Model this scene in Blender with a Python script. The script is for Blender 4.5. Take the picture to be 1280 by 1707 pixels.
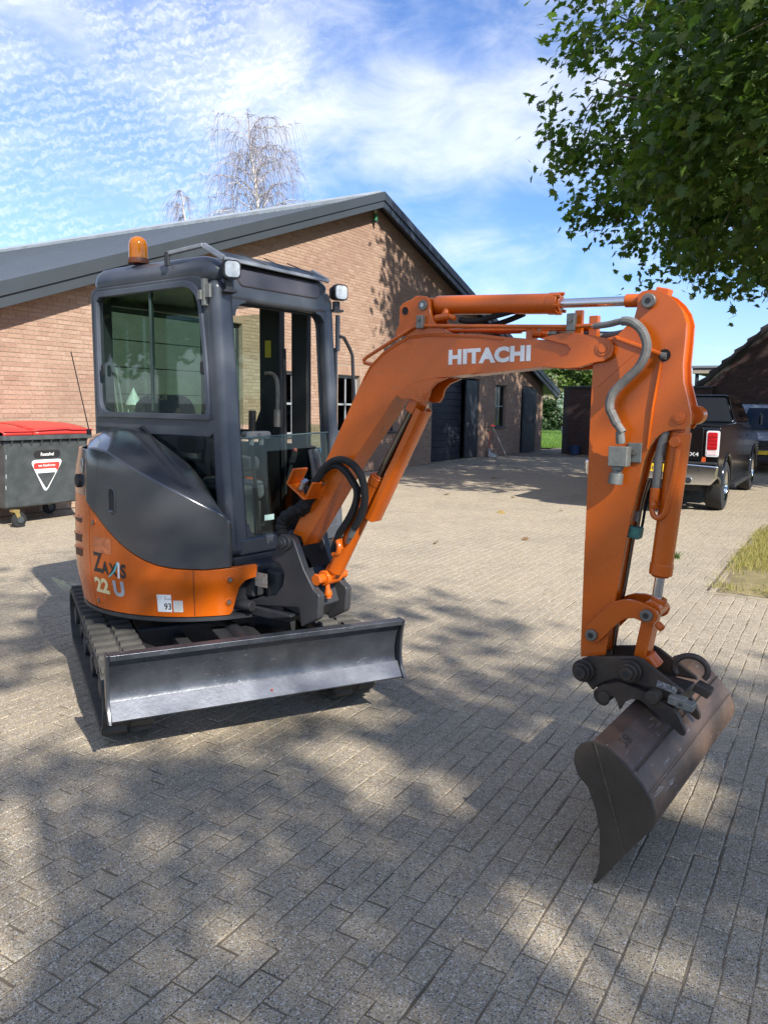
import bpy, bmesh, math, random
import numpy as np
from mathutils import Vector, Matrix, Euler
R=math.radians
random.seed(7); rng=np.random.default_rng(11)
for o in list(bpy.data.objects): bpy.data.objects.remove(o)
sc=bpy.context.scene; COL=sc.collection
# ---------------------------------------------------------------- camera
cd=bpy.data.cameras.new('camera'); cam=bpy.data.objects.new('camera',cd); COL.objects.link(cam)
cd.sensor_fit='VERTICAL'; cd.sensor_height=24; cd.lens=24*1290/1707; cd.clip_start=.05; cd.clip_end=3000
cam.location=(0,0,1.65)
cam.rotation_euler=(Matrix.Rotation(R(90-7.88),3,'X')@Matrix.Rotation(R(.77),3,'Z')).to_euler()
sc.camera=cam
# ---------------------------------------------------------------- light
SUN_AZ,SUN_EL=147,37.5
sv=Vector((math.sin(R(SUN_AZ))*math.cos(R(SUN_EL)),math.cos(R(SUN_AZ))*math.cos(R(SUN_EL)),math.sin(R(SUN_EL))))
sd=bpy.data.lights.new('sun','SUN'); sd.energy=4.05; sd.angle=R(.55); sd.color=(1,.97,.92)
so=bpy.data.objects.new('sun',sd); COL.objects.link(so); so.rotation_euler=sv.to_track_quat('Z','Y').to_euler(); so.location=sv*60
sc.view_settings.view_transform='Standard'; sc.view_settings.look='None'
sc.view_settings.exposure=.96; sc.view_settings.gamma=1; sc.view_settings.use_curve_mapping=False
sc.cycles.use_denoising=True
sc.cycles.max_bounces=8; sc.cycles.transparent_max_bounces=12; sc.cycles.caustics_reflective=False; sc.cycles.caustics_refractive=False
sc.cycles.sample_clamp_indirect=6
w=bpy.data.worlds.new('World'); sc.world=w; w.use_nodes=True
nt=w.node_tree; nt.nodes.clear()
class NG:
    def __init__(s,t): s.t=t
    def n(s,k,**kw):
        nd=s.t.nodes.new(k)
        for a,b in kw.items():
            if a[0]=='_': nd.inputs[int(a[1:])].default_value=b
            else: setattr(nd,a,b)
        return nd
    def l(s,a,b): s.t.links.new(a,b)
    def math(s,op,a,b=None,clamp=False):
        m=s.n('ShaderNodeMath',operation=op,use_clamp=clamp)
        for i,v in enumerate((a,b)):
            if v is None: continue
            if isinstance(v,(int,float)): m.inputs[i].default_value=v
            else: s.l(v,m.inputs[i])
        return m.outputs[0]
    def ramp(s,f,pts):
        r=s.n('ShaderNodeValToRGB'); e=r.color_ramp.elements
        while len(e)<len(pts): e.new(.5)
        for q,(p,c) in zip(e,pts): q.position=p; q.color=(*c,1) if len(c)==3 else c
        s.l(f,r.inputs[0]); return r.outputs[0]
    def mix(s,f,a,b,mode='MIX'):
        m=s.n('ShaderNodeMix',data_type='RGBA',blend_type=mode)
        for i,v in ((0,f),(6,a),(7,b)):
            if isinstance(v,(int,float)): m.inputs[i].default_value=v
            elif isinstance(v,tuple): m.inputs[i].default_value=(*v,1) if len(v)==3 else v
            else: s.l(v,m.inputs[i])
        return m.outputs[2]
    def noise(s,vec,scale,detail=4,rough=.55,dist=0):
        q=s.n('ShaderNodeTexNoise'); q.inputs['Scale'].default_value=scale; q.inputs['Detail'].default_value=detail
        q.inputs['Roughness'].default_value=rough; q.inputs['Distortion'].default_value=dist
        if vec is not None: s.l(vec,q.inputs['Vector'])
        return q.outputs['Fac']
    def mapping(s,vec,scale=(1,1,1),rot=(0,0,0),loc=(0,0,0)):
        m=s.n('ShaderNodeMapping'); m.inputs['Scale'].default_value=scale; m.inputs['Rotation'].default_value=rot; m.inputs['Location'].default_value=loc
        s.l(vec,m.inputs[0]); return m.outputs[0]
g=NG(nt)
sky=g.n('ShaderNodeTexSky',sky_type='NISHITA'); sky.sun_disc=False; sky.sun_elevation=R(SUN_EL); sky.sun_rotation=R(SUN_AZ)
sky.air_density=1.0; sky.dust_density=.6; sky.ozone_density=2.2
tc=g.n('ShaderNodeTexCoord'); sep=g.n('ShaderNodeSeparateXYZ'); g.l(tc.outputs['Generated'],sep.inputs[0])
az=g.math('ARCTAN2',sep.outputs[0],sep.outputs[1]); el=g.math('ARCSINE',sep.outputs[2])
cb=g.n('ShaderNodeCombineXYZ'); g.l(g.math('MULTIPLY',az,10),cb.inputs[0]); g.l(g.math('MULTIPLY',el,10),cb.inputs[1])
cv=cb.outputs[0]
def sm(v,lo,hi):
    r=g.n('ShaderNodeMapRange',interpolation_type='SMOOTHSTEP'); r.inputs[1].default_value=lo; r.inputs[2].default_value=hi; g.l(v,r.inputs[0]); return r.outputs[0]
# high thin cloud: soft sheets, streaks, and a field of fine ripples towards the left
big=g.noise(g.mapping(cv,(.26,.62,1),(0,0,R(-8)),(2.2,5.15,0)),1.0,4,.5,.35)
fine=g.noise(g.mapping(cv,(.9,1.9,1),(0,0,R(-24)),(1,3,0)),1.0,6,.62,.4)
bdist=g.math('ABSOLUTE',g.math('ADD',g.math('SUBTRACT',g.math('MULTIPLY',el,10),3.42),g.math('MULTIPLY',az,1.1)))
band=sm(bdist,1.05,.1)
sheet=sm(g.math('ADD',g.math('ADD',g.math('MULTIPLY',big,.60),g.math('MULTIPLY',fine,.42)),g.math('MULTIPLY',band,.17)),.45,.82)
wv=g.n('ShaderNodeTexWave',wave_type='BANDS',bands_direction='Y'); wv.inputs['Scale'].default_value=2.7; wv.inputs['Distortion'].default_value=10
wv.inputs['Detail'].default_value=3; wv.inputs['Detail Scale'].default_value=1.9; wv.inputs['Detail Roughness'].default_value=.75; g.l(g.mapping(cv,(1,1,1),(0,0,R(-16))),wv.inputs[0])
cell=g.noise(cv,8.0,5,.7,.5); patch=sm(g.noise(g.mapping(cv,(.8,1,1),(0,0,0),(7,2,0)),1.1,3,.5),.30,.52)
left=sm(az,-.02,-.20)
rip=g.math('MULTIPLY',g.math('MULTIPLY',g.math('MULTIPLY',wv.outputs['Fac'],sm(cell,.26,.74)),left),patch)
cl=g.math('ADD',g.math('MULTIPLY',sheet,.66),g.math('MULTIPLY',rip,.33))
cl=g.math('ADD',cl,g.math('MULTIPLY',left,.12))
cl=g.math('ADD',cl,g.math('MULTIPLY',sm(el,.20,.0),.16))
mask=g.math('MINIMUM',cl,.93)
SK=.15
blue=g.mix(1.0,sky.outputs[0],(.41,.545,.77),'MULTIPLY')
col=g.mix(mask,blue,(4.9,4.95,5.0))
bg=g.n('ShaderNodeBackground'); bg.inputs[1].default_value=SK; g.l(col,bg.inputs[0])
out=g.n('ShaderNodeOutputWorld'); g.l(bg.outputs[0],out.inputs[0])
# ---------------------------------------------------------------- materials
MATS={}
def mat(name,color,rough=.5,metal=0,var=.12,vscale=8,bump=0,bscale=60,coat=0,spec=.5,rvar=.1,dirt=None,dirt_amt=0,dirt_scale=3,scratch=None):
    if name in MATS: return MATS[name]
    m=bpy.data.materials.new(name); m.use_nodes=True; t=m.node_tree; b=t.nodes['Principled BSDF']; g=NG(t)
    c=g.n('ShaderNodeTexCoord').outputs['Object']
    n1=g.noise(c,vscale,5,.6)
    lo=tuple(max(0,v*(1-var)) for v in color); hi=tuple(min(1,v*(1+var)) for v in color)
    cc=g.ramp(n1,[(.3,lo),(.7,hi)])
    if dirt is not None:
        n3=g.noise(g.mapping(c,(1,1,1),(0,0,0),(5,2,9)),dirt_scale,6,.65)
        f=g.ramp(n3,[(.5-.3*dirt_amt,(0,)*3),(.75-.1*dirt_amt,(min(1,dirt_amt*1.2),)*3)])
        cc=g.mix(f,cc,dirt)
    if scratch is not None:      # thin worn scratches: (colour, stretch, coverage)
        for kk in (0,1):
            ns=g.noise(g.mapping(c,scratch[1],(.3+kk*1.1,.2+kk*.5,.5-kk*.9),(kk*7,3,1)),1,3,.5)
            nm=g.noise(c,vscale*.9+kk*3,3,.6)
            f=g.math('MULTIPLY',g.ramp(ns,[(.655,(0,)*3),(.675,(1,)*3),(.70,(0,)*3)]),g.ramp(nm,[(.62-scratch[2]*.3,(0,)*3),(.72-scratch[2]*.2,(1,)*3)]))
            cc=g.mix(f,cc,scratch[0])
    g.l(cc,b.inputs['Base Color'])
    n2=g.noise(c,vscale*2.3,4,.6)
    mr=g.n('ShaderNodeMapRange'); mr.inputs[3].default_value=max(.02,rough-rvar); mr.inputs[4].default_value=min(1,rough+rvar); g.l(n2,mr.inputs[0]); g.l(mr.outputs[0],b.inputs['Roughness'])
    b.inputs['Metallic'].default_value=metal; b.inputs['Specular IOR Level'].default_value=spec
    if coat: b.inputs['Coat Weight'].default_value=coat; b.inputs['Coat Roughness'].default_value=.12
    if bump:
        bp=g.n('ShaderNodeBump'); bp.inputs['Strength'].default_value=min(1,bump); bp.inputs['Distance'].default_value=.004
        g.l(g.noise(c,bscale,5,.65),bp.inputs['Height']); g.l(bp.outputs[0],b.inputs['Normal'])
    MATS[name]=m; return m
def glass(name,tint=(.55,.62,.58),alpha=.35,rough=.02):
    if name in MATS: return MATS[name]
    m=bpy.data.materials.new(name); m.use_nodes=True; t=m.node_tree; t.nodes.clear(); g=NG(t)
    tr=g.n('ShaderNodeBsdfTransparent'); tr.inputs[0].default_value=(*tint,1)
    gl=g.n('ShaderNodeBsdfGlossy'); gl.inputs['Roughness'].default_value=rough; gl.inputs[0].default_value=(.9,.95,.95,1)
    lw=g.n('ShaderNodeLayerWeight'); lw.inputs[0].default_value=.5; fr=g.math('ADD',g.math('MULTIPLY',g.math('POWER',lw.outputs['Facing'],5.0),.9),.034)
    mx=g.n('ShaderNodeMixShader'); g.l(g.math('ADD',fr,alpha,True),mx.inputs[0]); g.l(tr.outputs[0],mx.inputs[1]); g.l(gl.outputs[0],mx.inputs[2])
    o=g.n('ShaderNodeOutputMaterial'); g.l(mx.outputs[0],o.inputs[0]); MATS[name]=m; return m
def piece_mat(name,cols,rough=.85,bump=.5,bscale=90,speck=None,pos_stain=None,spec=.3):
    """Bricks, pavers, leaves: every piece its own tone (attribute 'tone' on joined pieces, object random on single ones)."""
    if name in MATS: return MATS[name]
    m=bpy.data.materials.new(name); m.use_nodes=True; t=m.node_tree; b=t.nodes['Principled BSDF']; g=NG(t)
    at=g.n('ShaderNodeAttribute',attribute_name='tone'); oi=g.n('ShaderNodeObjectInfo')
    r=g.math('FRACT',g.math('ADD',at.outputs['Fac'],oi.outputs['Random']))
    k=len(cols); cc=g.ramp(r,[(i/(k-1),c) for i,c in enumerate(cols)])
    P=g.n('ShaderNodeNewGeometry').outputs['Position']
    n=g.noise(P,26,5,.65); cc=g.mix(1.0,cc,g.ramp(n,[(.3,(.78,)*3),(.7,(1.18,)*3)]),'MULTIPLY')
    if pos_stain:
        n4=g.noise(P,pos_stain[1],5,.6); cc=g.mix(g.ramp(n4,[(.45,(0,)*3),(.68,(pos_stain[2],)*3)]),cc,pos_stain[0])
    if speck:
        for sc_,lo_,c_,off,thr in speck:
            v=g.n('ShaderNodeTexVoronoi',feature='F1'); v.inputs['Scale'].default_value=sc_; g.l(g.mapping(P,(1,1,1),(0,0,0),(off,off*2,off*3)),v.inputs['Vector'])
            f=g.math('LESS_THAN',v.outputs['Distance'],lo_)
            wn=g.n('ShaderNodeTexWhiteNoise'); g.l(v.outputs['Position'],wn.inputs['Vector'])
            f=g.math('MULTIPLY',f,g.math('GREATER_THAN',wn.outputs['Value'],thr))
            cc=g.mix(f,cc,c_)
    g.l(cc,b.inputs['Base Color']); b.inputs['Roughness'].default_value=rough; b.inputs['Specular IOR Level'].default_value=spec
    if bump:
        bp=g.n('ShaderNodeBump'); bp.inputs['Strength'].default_value=bump; bp.inputs['Distance'].default_value=.003
        g.l(g.noise(P,bscale,5,.7),bp.inputs['Height']); g.l(bp.outputs[0],b.inputs['Normal'])
    MATS[name]=m; return m
def leaf_mat(name,cols,trans=.35,rough=.45):
    if name in MATS: return MATS[name]
    m=bpy.data.materials.new(name); m.use_nodes=True; t=m.node_tree; b=t.nodes['Principled BSDF']; g=NG(t)
    at=g.n('ShaderNodeAttribute',attribute_name='tone'); oi=g.n('ShaderNodeObjectInfo')
    r=g.math('FRACT',g.math('ADD',at.outputs['Fac'],oi.outputs['Random']))
    k=len(cols); cc=g.ramp(r,[(i/(k-1),c) for i,c in enumerate(cols)]); g.l(cc,b.inputs['Base Color'])
    b.inputs['Roughness'].default_value=rough; b.inputs['Specular IOR Level'].default_value=.35
    tl=g.n('ShaderNodeBsdfTranslucent'); g.l(g.mix(1.0,cc,(1.3,1.5,.5),'MULTIPLY'),tl.inputs[0])
    mx=g.n('ShaderNodeMixShader'); mx.inputs[0].default_value=trans; o=t.nodes['Material Output']
    g.l(b.outputs[0],mx.inputs[1]); g.l(tl.outputs[0],mx.inputs[2]); g.l(mx.outputs[0],o.inputs[0]); MATS[name]=m; return m
# ---------------------------------------------------------------- helpers
def tag(o,label=None,cat=None,group=None,kind=None):
    for k,v in (('label',label),('category',cat),('group',group),('kind',kind)):
        if v: o[k]=v
    return o
def thing(name,label,cat,loc=(0,0,0),rz=0,group=None):
    o=bpy.data.objects.new(name,None); COL.objects.link(o); o.location=loc; o.rotation_euler=(0,0,rz); o.empty_display_size=.2
    return tag(o,label,cat,group)
def link(name,me,parent=None,loc=None,rot=None,scale=None):
    o=bpy.data.objects.new(name,me); COL.objects.link(o)
    if parent: o.parent=parent
    if loc is not None: o.location=loc
    if rot is not None: o.rotation_euler=rot
    if scale is not None: o.scale=scale
    return o
def copy_tree(o,parent=None):
    c=o.copy(); COL.objects.link(c); c.parent=parent
    for ch in list(o.children): copy_tree(ch,c)
    return c
class MB:
    def __init__(s): s.v=[]; s.f=[]
    def add(s,vs,fs):
        k=len(s.v); s.v+= [tuple(v) for v in vs]; s.f+=[tuple(i+k for i in f) for f in fs]; return s
    def box(s,c,d,rot=None):
        h=[x/2 for x in d]; vs=[Vector((a*h[0],b*h[1],e*h[2])) for a in(-1,1) for b in(-1,1) for e in(-1,1)]
        M=rot if rot is not None else Matrix.Identity(3)
        if isinstance(M,Euler): M=M.to_matrix()
        vs=[M@v+Vector(c) for v in vs]
        return s.add(vs,[(0,1,3,2),(4,6,7,5),(0,4,5,1),(2,3,7,6),(0,2,6,4),(1,5,7,3)])
    def bb(s,a,b): return s.box([(x+y)/2 for x,y in zip(a,b)],[abs(y-x) for x,y in zip(a,b)])
    def bar(s,p0,p1,w,h,up=(0,0,1)):
        p0,p1=Vector(p0),Vector(p1); d=p1-p0; x=d.normalized(); y=Vector(up).cross(x)
        if y.length<1e-4: y=Vector((0,1,0)).cross(x)
        y.normalize(); z=x.cross(y); return s.box((p0+p1)/2,(d.length,w,h),Matrix((x,y,z)).transposed())
    def cyl(s,p0,p1,r0,r1=None,n=16,cap=True):
        r1=r0 if r1 is None else r1; p0,p1=Vector(p0),Vector(p1); d=(p1-p0).normalized()
        a=d.orthogonal().normalized(); b=d.cross(a); vs=[]
        for p,r in((p0,r0),(p1,r1)):
            for i in range(n):
                t=2*math.pi*i/n; vs.append(p+(a*math.cos(t)+b*math.sin(t))*r)
        fs=[(i,(i+1)%n,n+(i+1)%n,n+i) for i in range(n)]
        if cap: fs+=[tuple(range(n-1,-1,-1)),tuple(range(n,2*n))]
        return s.add(vs,fs)
    def tube(s,path,r,n=8,cap=True):
        P=[Vector(p) for p in path]; m=len(P); rr=r if isinstance(r,(list,tuple)) else [r]*m; vs=[]
        T=[((P[min(i+1,m-1)]-P[max(i-1,0)]).normalized()) for i in range(m)]
        a=T[0].orthogonal().normalized()
        for i in range(m):
            a=(a-T[i]*a.dot(T[i])); a=a.normalized() if a.length>1e-5 else T[i].orthogonal().normalized()
            b=T[i].cross(a)
            for k in range(n):
                t=2*math.pi*k/n; vs.append(P[i]+(a*math.cos(t)+b*math.sin(t))*rr[i])
        fs=[(i*n+k,i*n+(k+1)%n,(i+1)*n+(k+1)%n,(i+1)*n+k) for i in range(m-1) for k in range(n)]
        if cap: fs+=[tuple(range(n-1,-1,-1)),tuple((m-1)*n+k for k in range(n))]
        return s.add(vs,fs)
    def prism(s,poly,a0,a1,ax='xz'):
        n=len(poly)
        def P(p,a):
            return {'xz':(p[0],a,p[1]),'xy':(p[0],p[1],a),'yz':(a,p[0],p[1])}[ax]
        vs=[P(p,a0) for p in poly]+[P(p,a1) for p in poly]
        return s.add(vs,[tuple(range(n)),tuple(range(2*n-1,n-1,-1))]+[(i,n+i,n+(i+1)%n,(i+1)%n) for i in range(n)])
    def ring(s,outer,inner,a0,a1,ax='xz'):
        n=len(outer)
        def P(p,a): return {'xz':(p[0],a,p[1]),'xy':(p[0],p[1],a),'yz':(a,p[0],p[1])}[ax]
        vs=[P(p,a) for L in(outer,inner) for a in(a0,a1) for p in L]; o0,o1,i0,i1=0,n,2*n,3*n; fs=[]
        for i in range(n):
            j=(i+1)%n
            fs+=[(o0+i,o0+j,i0+j,i0+i),(o1+j,o1+i,i1+i,i1+j),(o0+j,o0+i,o1+i,o1+j),(i0+i,i0+j,i1+j,i1+i)]
        return s.add(vs,fs)
    def lathe(s,prof,c=(0,0,0),n=24,axis='z'):
        vs=[];m=len(prof)
        for r,z in prof:
            for k in range(n):
                t=2*math.pi*k/n; p=(r*math.cos(t),r*math.sin(t),z)
                if axis=='y': p=(p[0],p[2],p[1])
                if axis=='x': p=(p[2],p[0],p[1])
                vs.append((p[0]+c[0],p[1]+c[1],p[2]+c[2]))
        fs=[(i*n+k,i*n+(k+1)%n,(i+1)*n+(k+1)%n,(i+1)*n+k) for i in range(m-1) for k in range(n)]
        return s.add(vs,fs)
    def grid(s,rows):
        n=len(rows[0]); vs=[p for r in rows for p in r]
        return s.add(vs,[(i*n+k,i*n+k+1,(i+1)*n+k+1,(i+1)*n+k) for i in range(len(rows)-1) for k in range(n-1)])
    def xf(s,M): s.v=[tuple(M@Vector(v)) for v in s.v]; return s
    def build(s,name,m,parent=None,smooth=35,bevel=0,seg=2,solid=0,label=None,kind=None,sub=0):
        me=bpy.data.meshes.new(name); me.from_pydata(s.v,[],s.f)
        bm=bmesh.new(); bm.from_mesh(me); bmesh.ops.recalc_face_normals(bm,faces=bm.faces); bm.to_mesh(me); bm.free()
        if m: me.materials.append(m)
        if smooth:
            me.polygons.foreach_set('use_smooth',[True]*len(me.polygons)); me.set_sharp_from_angle(angle=R(smooth))
        o=link(name,me,parent)
        if solid:
            q=o.modifiers.new('thickness','SOLIDIFY'); q.thickness=abs(solid); q.offset=-1 if solid>0 else 1
        if bevel:
            q=o.modifiers.new('edges','BEVEL'); q.width=bevel; q.segments=seg; q.limit_method='ANGLE'; q.angle_limit=R(32); q.harden_normals=bool(smooth)
        if sub:
            q=o.modifiers.new('round','SUBSURF'); q.levels=sub; q.render_levels=sub
        if label: o['label']=label
        if kind: o['kind']=kind
        return o
def fast_mesh(name,V,F,m,tone=None,smooth=False):
    """V (n,3) and F (k,4) or (k,3) numpy arrays."""
    me=bpy.data.meshes.new(name); k=F.shape[1]
    me.vertices.add(len(V)); me.vertices.foreach_set('co',np.ascontiguousarray(V,np.float32).ravel())
    me.loops.add(F.size); me.loops.foreach_set('vertex_index',np.ascontiguousarray(F,np.int32).ravel())
    me.polygons.add(len(F)); me.polygons.foreach_set('loop_start',np.arange(0,F.size,k,dtype=np.int32))
    me.update(calc_edges=True)
    me.polygons.foreach_set('use_smooth',[bool(smooth)]*len(F))
    if tone is not None:
        a=me.attributes.new('tone','FLOAT','FACE'); a.data.foreach_set('value',np.ascontiguousarray(tone,np.float32))
    me.materials.append(m); me.validate(); return me
def text_verts(s,size,bold=0,space=1.0,align='LEFT'):
    c=bpy.data.curves.new('lettering','FONT'); c.body=s; c.size=size; c.offset=bold; c.space_character=space; c.align_x=align; c.resolution_u=3; c.fill_mode='FRONT'
    o=bpy.data.objects.new('lettering',c); COL.objects.link(o); dg=bpy.context.evaluated_depsgraph_get()
    me=bpy.data.meshes.new_from_object(o.evaluated_get(dg)); V=[tuple(v.co) for v in me.vertices]; F=[tuple(p.vertices) for p in me.polygons]
    bpy.data.objects.remove(o); bpy.data.curves.remove(c); bpy.data.meshes.remove(me); return V,F
def text(name,s,size,fn,m,parent,bold=0,space=1.0,align='LEFT',sx=1.0,label=None):
    V,F=text_verts(s,size,bold,space,align); me=bpy.data.meshes.new(name); me.from_pydata([fn(x*sx,y) for x,y,z in V],[],F); me.materials.append(m)
    o=link(name,me,parent)
    if label: o['label']=label
    return o
def rrect(x0,x1,y0,y1,r,n=5):
    P=[]
    for cx,cy,a in((x1-r,y1-r,0),(x0+r,y1-r,90),(x0+r,y0+r,180),(x1-r,y0+r,270)):
        for i in range(n+1): t=R(a+90*i/n); P.append((cx+r*math.cos(t),cy+r*math.sin(t)))
    return P
def rpoly(pts,r,n=4):
    """polygon with rounded corners"""
    out=[];m=len(pts)
    for i in range(m):
        p=Vector(pts[i]);a=Vector(pts[i-1])-p;b=Vector(pts[(i+1)%m])-p
        ri=r[i] if isinstance(r,(list,tuple)) else r
        d=min(ri,a.length*.49,b.length*.49); A=p+a.normalized()*d; B=p+b.normalized()*d
        for k in range(n+1):
            t=k/n; q=A*(1-t)**2+p*2*t*(1-t)+B*t*t; out.append((q.x,q.y))
    return out
def smooth_path(P,k=4):
    P=[Vector(p) for p in P]; out=[]
    for i in range(len(P)-1):
        a,b,c,d=P[max(i-1,0)],P[i],P[i+1],P[min(i+2,len(P)-1)]
        for j in range(k):
            t=j/k; out.append(.5*((2*b)+(c-a)*t+(2*a-5*b+4*c-d)*t*t+(3*b-a-3*c+d)*t**3))
    out.append(P[-1]); return out
# ================================================================ yard frame: s runs along the barn wall (away from camera), n points out of it
WA=R(31.0); Lv=Vector((math.sin(WA),math.cos(WA),0)); Nv=Vector((math.cos(WA),-math.sin(WA),0)); WROT=math.pi/2-WA
def sn(s,n,z=0): v=Lv*s+Nv*n; return Vector((v.x,v.y,z))
_f=1290.;_p=R(7.88);_r=R(.77)
def proj(x,y,z):
    """pixel of points in the 1280x1707 frame: used only to pick which pieces show largest"""
    z=z-1.65; fw=y*math.cos(_p)-z*math.sin(_p); up=y*math.sin(_p)+z*math.cos(_p); fw=np.maximum(fw,.05)
    X=x/fw;Y=up/fw; return 640+_f*(math.cos(_r)*X+math.sin(_r)*Y), 853.5-_f*(-math.sin(_r)*X+math.cos(_r)*Y), fw
# ---------------------------------------------------------------- ground
M_sand=mat('jointing sand',(.17,.133,.086),.95,var=.6,vscale=2.2,bump=.6,bscale=120)
M_paver=piece_mat('concrete paver',[(.400,.312,.196),(.432,.342,.220),(.378,.294,.185),(.442,.352,.226),(.412,.322,.204),(.394,.307,.193)],.88,.9,130,
    speck=[(95,.34,(.56,.51,.42),0,.45),(130,.32,(.12,.105,.09),3,.35),(60,.24,(.62,.55,.43),7,.70),(75,.26,(.09,.08,.075),11,.55),(190,.38,(.48,.43,.34),17,.35),(210,.38,(.15,.13,.11),23,.35)],pos_stain=((.22,.175,.12),.9,.5))
m=MB(); m.grid([[(x,y,-.062) for x in (-900,-40,0,40,900)] for y in (-600,-30,0,40,80,1500)])
ground=m.build('ground',mat('far ground',(.13,.125,.085),.95,var=.25,vscale=.8),kind='structure')
m=MB(); pl=[sn(-14,-10.32),sn(33.5,-10.32),sn(33.5,12),sn(-14,12)]; m.add([(p.x,p.y,-.0050) for p in pl],[(0,1,2,3)])
bed=m.build('paved_yard',M_sand,kind='structure')
def grass_patch(s,n): return (s>7.45)&(s<12.55)&(n>-1.02)
def paver_template(l,w):
    c=.0045; hl,hw=l/2,w/2; V=[]
    for z,i in((-.012,0),(-.004,0),(0,c)):
        V+=[(-hl+i,-hw+i,z),(hl-i,-hw+i,z),(hl-i,hw-i,z),(-hl+i,hw-i,z)]
    F=[(8,9,10,11)]
    for a in(0,4):
        for k in range(4): F.append((a+k,a+(k+1)%4,a+4+(k+1)%4,a+4+k))
    return np.array(V),np.array(F)
PL,PW=.178,.0893; pv,pf=paver_template(PL-.0044,PW-.0026)
ii,jj=np.meshgrid(np.arange(-60,182),np.arange(-120,110)); ii=ii.ravel();jj=jj.ravel()
ps=(ii+.5*(jj%2))*PL+rng.normal(0,.0016,ii.size)+(rng.normal(0,.016,240)[jj+120])+.004*np.sin(jj*1.7); pn=jj*PW+rng.normal(0,.0019,ii.size)+.035*np.sin(ps*.45+jj*.05)*0
pn=pn+.02*np.sin(ps*.55)
wx=ps*Lv.x+pn*Nv.x; wy=ps*Lv.y+pn*Nv.y; px,py,fw=proj(wx,wy,0*wx)
ok=(((wy>.9)&(px>-260)&(px<1540))|((np.hypot(wx,wy-3)<10)&(wy>-2.5)))&(wy<26)&(pn>-10.25)&(~grass_patch(ps,pn))&(ps<33)
ps,pn,wx,wy,px,py=[a[ok] for a in(ps,pn,wx,wy,px,py)]
dist=np.hypot(wx,wy); inside=(px>5)&(px<1275)&(py<1700)&(py>870)
occl=((px>950)&(px<1230)&(py<1480))|((px>110)&(px<690)&(py<1260))
order=np.argsort(np.where(inside&~occl,dist,1e6)); near=order[:300]; mask=np.ones(len(ps),bool); mask[near]=False
n_=len(ps); tz=rng.normal(0,.0008,n_); rot=rng.normal(0,.008,n_); tx=rng.normal(0,.0016,n_); ty=rng.normal(0,.0020,n_)
pme=fast_mesh('paver',pv,pf,M_paver)
for k in near:
    link('paver',pme,bed,(wx[k],wy[k],tz[k]-.001),(tx[k],ty[k],WROT+rot[k]))
k=np.where(mask)[0]
c,s_=np.cos(WROT+rot[k])[:,None],np.sin(WROT+rot[k])[:,None]
X=wx[k][:,None]+pv[:,0]*c-pv[:,1]*s_; Y=wy[k][:,None]+pv[:,0]*s_+pv[:,1]*c
Z=tz[k][:,None]-.001+pv[:,2]+pv[:,0]*-ty[k][:,None]+pv[:,1]*tx[k][:,None]
V=np.stack([X,Y,Z],-1).reshape(-1,3); F=(pf[None]+(np.arange(len(k))*len(pv))[:,None,None]).reshape(-1,4)
o=link('pavers',fast_mesh('pavers',V,F,M_paver,np.repeat(rng.random(len(k)),len(pf))),bed); o['kind']='stuff'
# far paving, past where single pavers can be told apart
m=MB(); q=[sn(25,-10.3),sn(33.5,-10.3),sn(33.5,6),sn(25,6)]
m.add([(p.x,p.y,-.006) for p in q],[(0,1,2,3)]); m.build('far_paving',M_paver,bed,kind='structure')
# kerb of flat edging stones round the grass, grass verge, lawn
M_kerb=mat('kerb concrete',(.36,.29,.19),.9,var=.15,vscale=12,bump=.6,bscale=90,dirt=(.1,.09,.06),dirt_amt=.4)
kerb=thing('kerb_edging','grey concrete edging stones between paving and dry grass','kerb',sn(7.45,-1.02,0),WROT)
for i in range(5):
    m=MB(); m.bb((i*1.0+.004,-.06,-.1),(i*1.0+.996,-.004,.006)); m.build('edging_stone',M_kerb,kerb,bevel=.006)
for i in range(3):
    m=MB(); m.bb((-.06,-i*1.0-.996,-.1),(-.004,-i*1.0-.004,.006)); m.build('edging_stone',M_kerb,kerb,bevel=.006)
M_soil=mat('dry soil',(.27,.205,.10),.95,var=.4,vscale=6,bump=.8,bscale=50,dirt=(.20,.17,.06),dirt_amt=.6,dirt_scale=2)
m=MB(); rows=[]
for i in range(26):
    r=[]
    for j in range(20):
        s,n=7.47+i*.2,-.995+j*.2; p=sn(s,n); r.append((p.x,p.y,-.02 if i==0 or j==0 else .006+.02*math.sin(i*.9+j*.4)**2+random.random()*.012))
    rows.append(r)
m.grid(rows); verge=m.build('grass_verge',M_soil,kind='structure')
def grass(name,pts,h,m,label=None,wd=.006,lean=.5):
    n=len(pts); a=rng.random(n)*6.283; hh=h*(.5+rng.random(n)); le=lean*hh*rng.random(n); b=rng.random(n)*6.283
    P=np.asarray(pts); dx,dy=np.cos(a)*wd,np.sin(a)*wd; o=np.zeros((n,3,3))
    o[:,0]=P; o[:,1]=P; o[:,0,0]-=dx; o[:,0,1]-=dy; o[:,1,0]+=dx; o[:,1,1]+=dy; o[:,2]=P; o[:,2,0]+=np.cos(b)*le; o[:,2,1]+=np.sin(b)*le; o[:,2,2]+=hh
    return link(name,fast_mesh(name,o.reshape(-1,3),np.arange(n*3).reshape(-1,3),m,rng.random(n)))
M_dry=leaf_mat('dry grass blades',[(.42,.34,.12),(.34,.29,.08),(.20,.21,.045),(.46,.37,.16),(.30,.28,.07)],.3,.7)
u=rng.random((60000,2)); u[:,0]=7.5+u[:,0]*5; u[:,1]=-1.0+u[:,1]*3.6+rng.normal(0,.03,60000)
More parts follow.
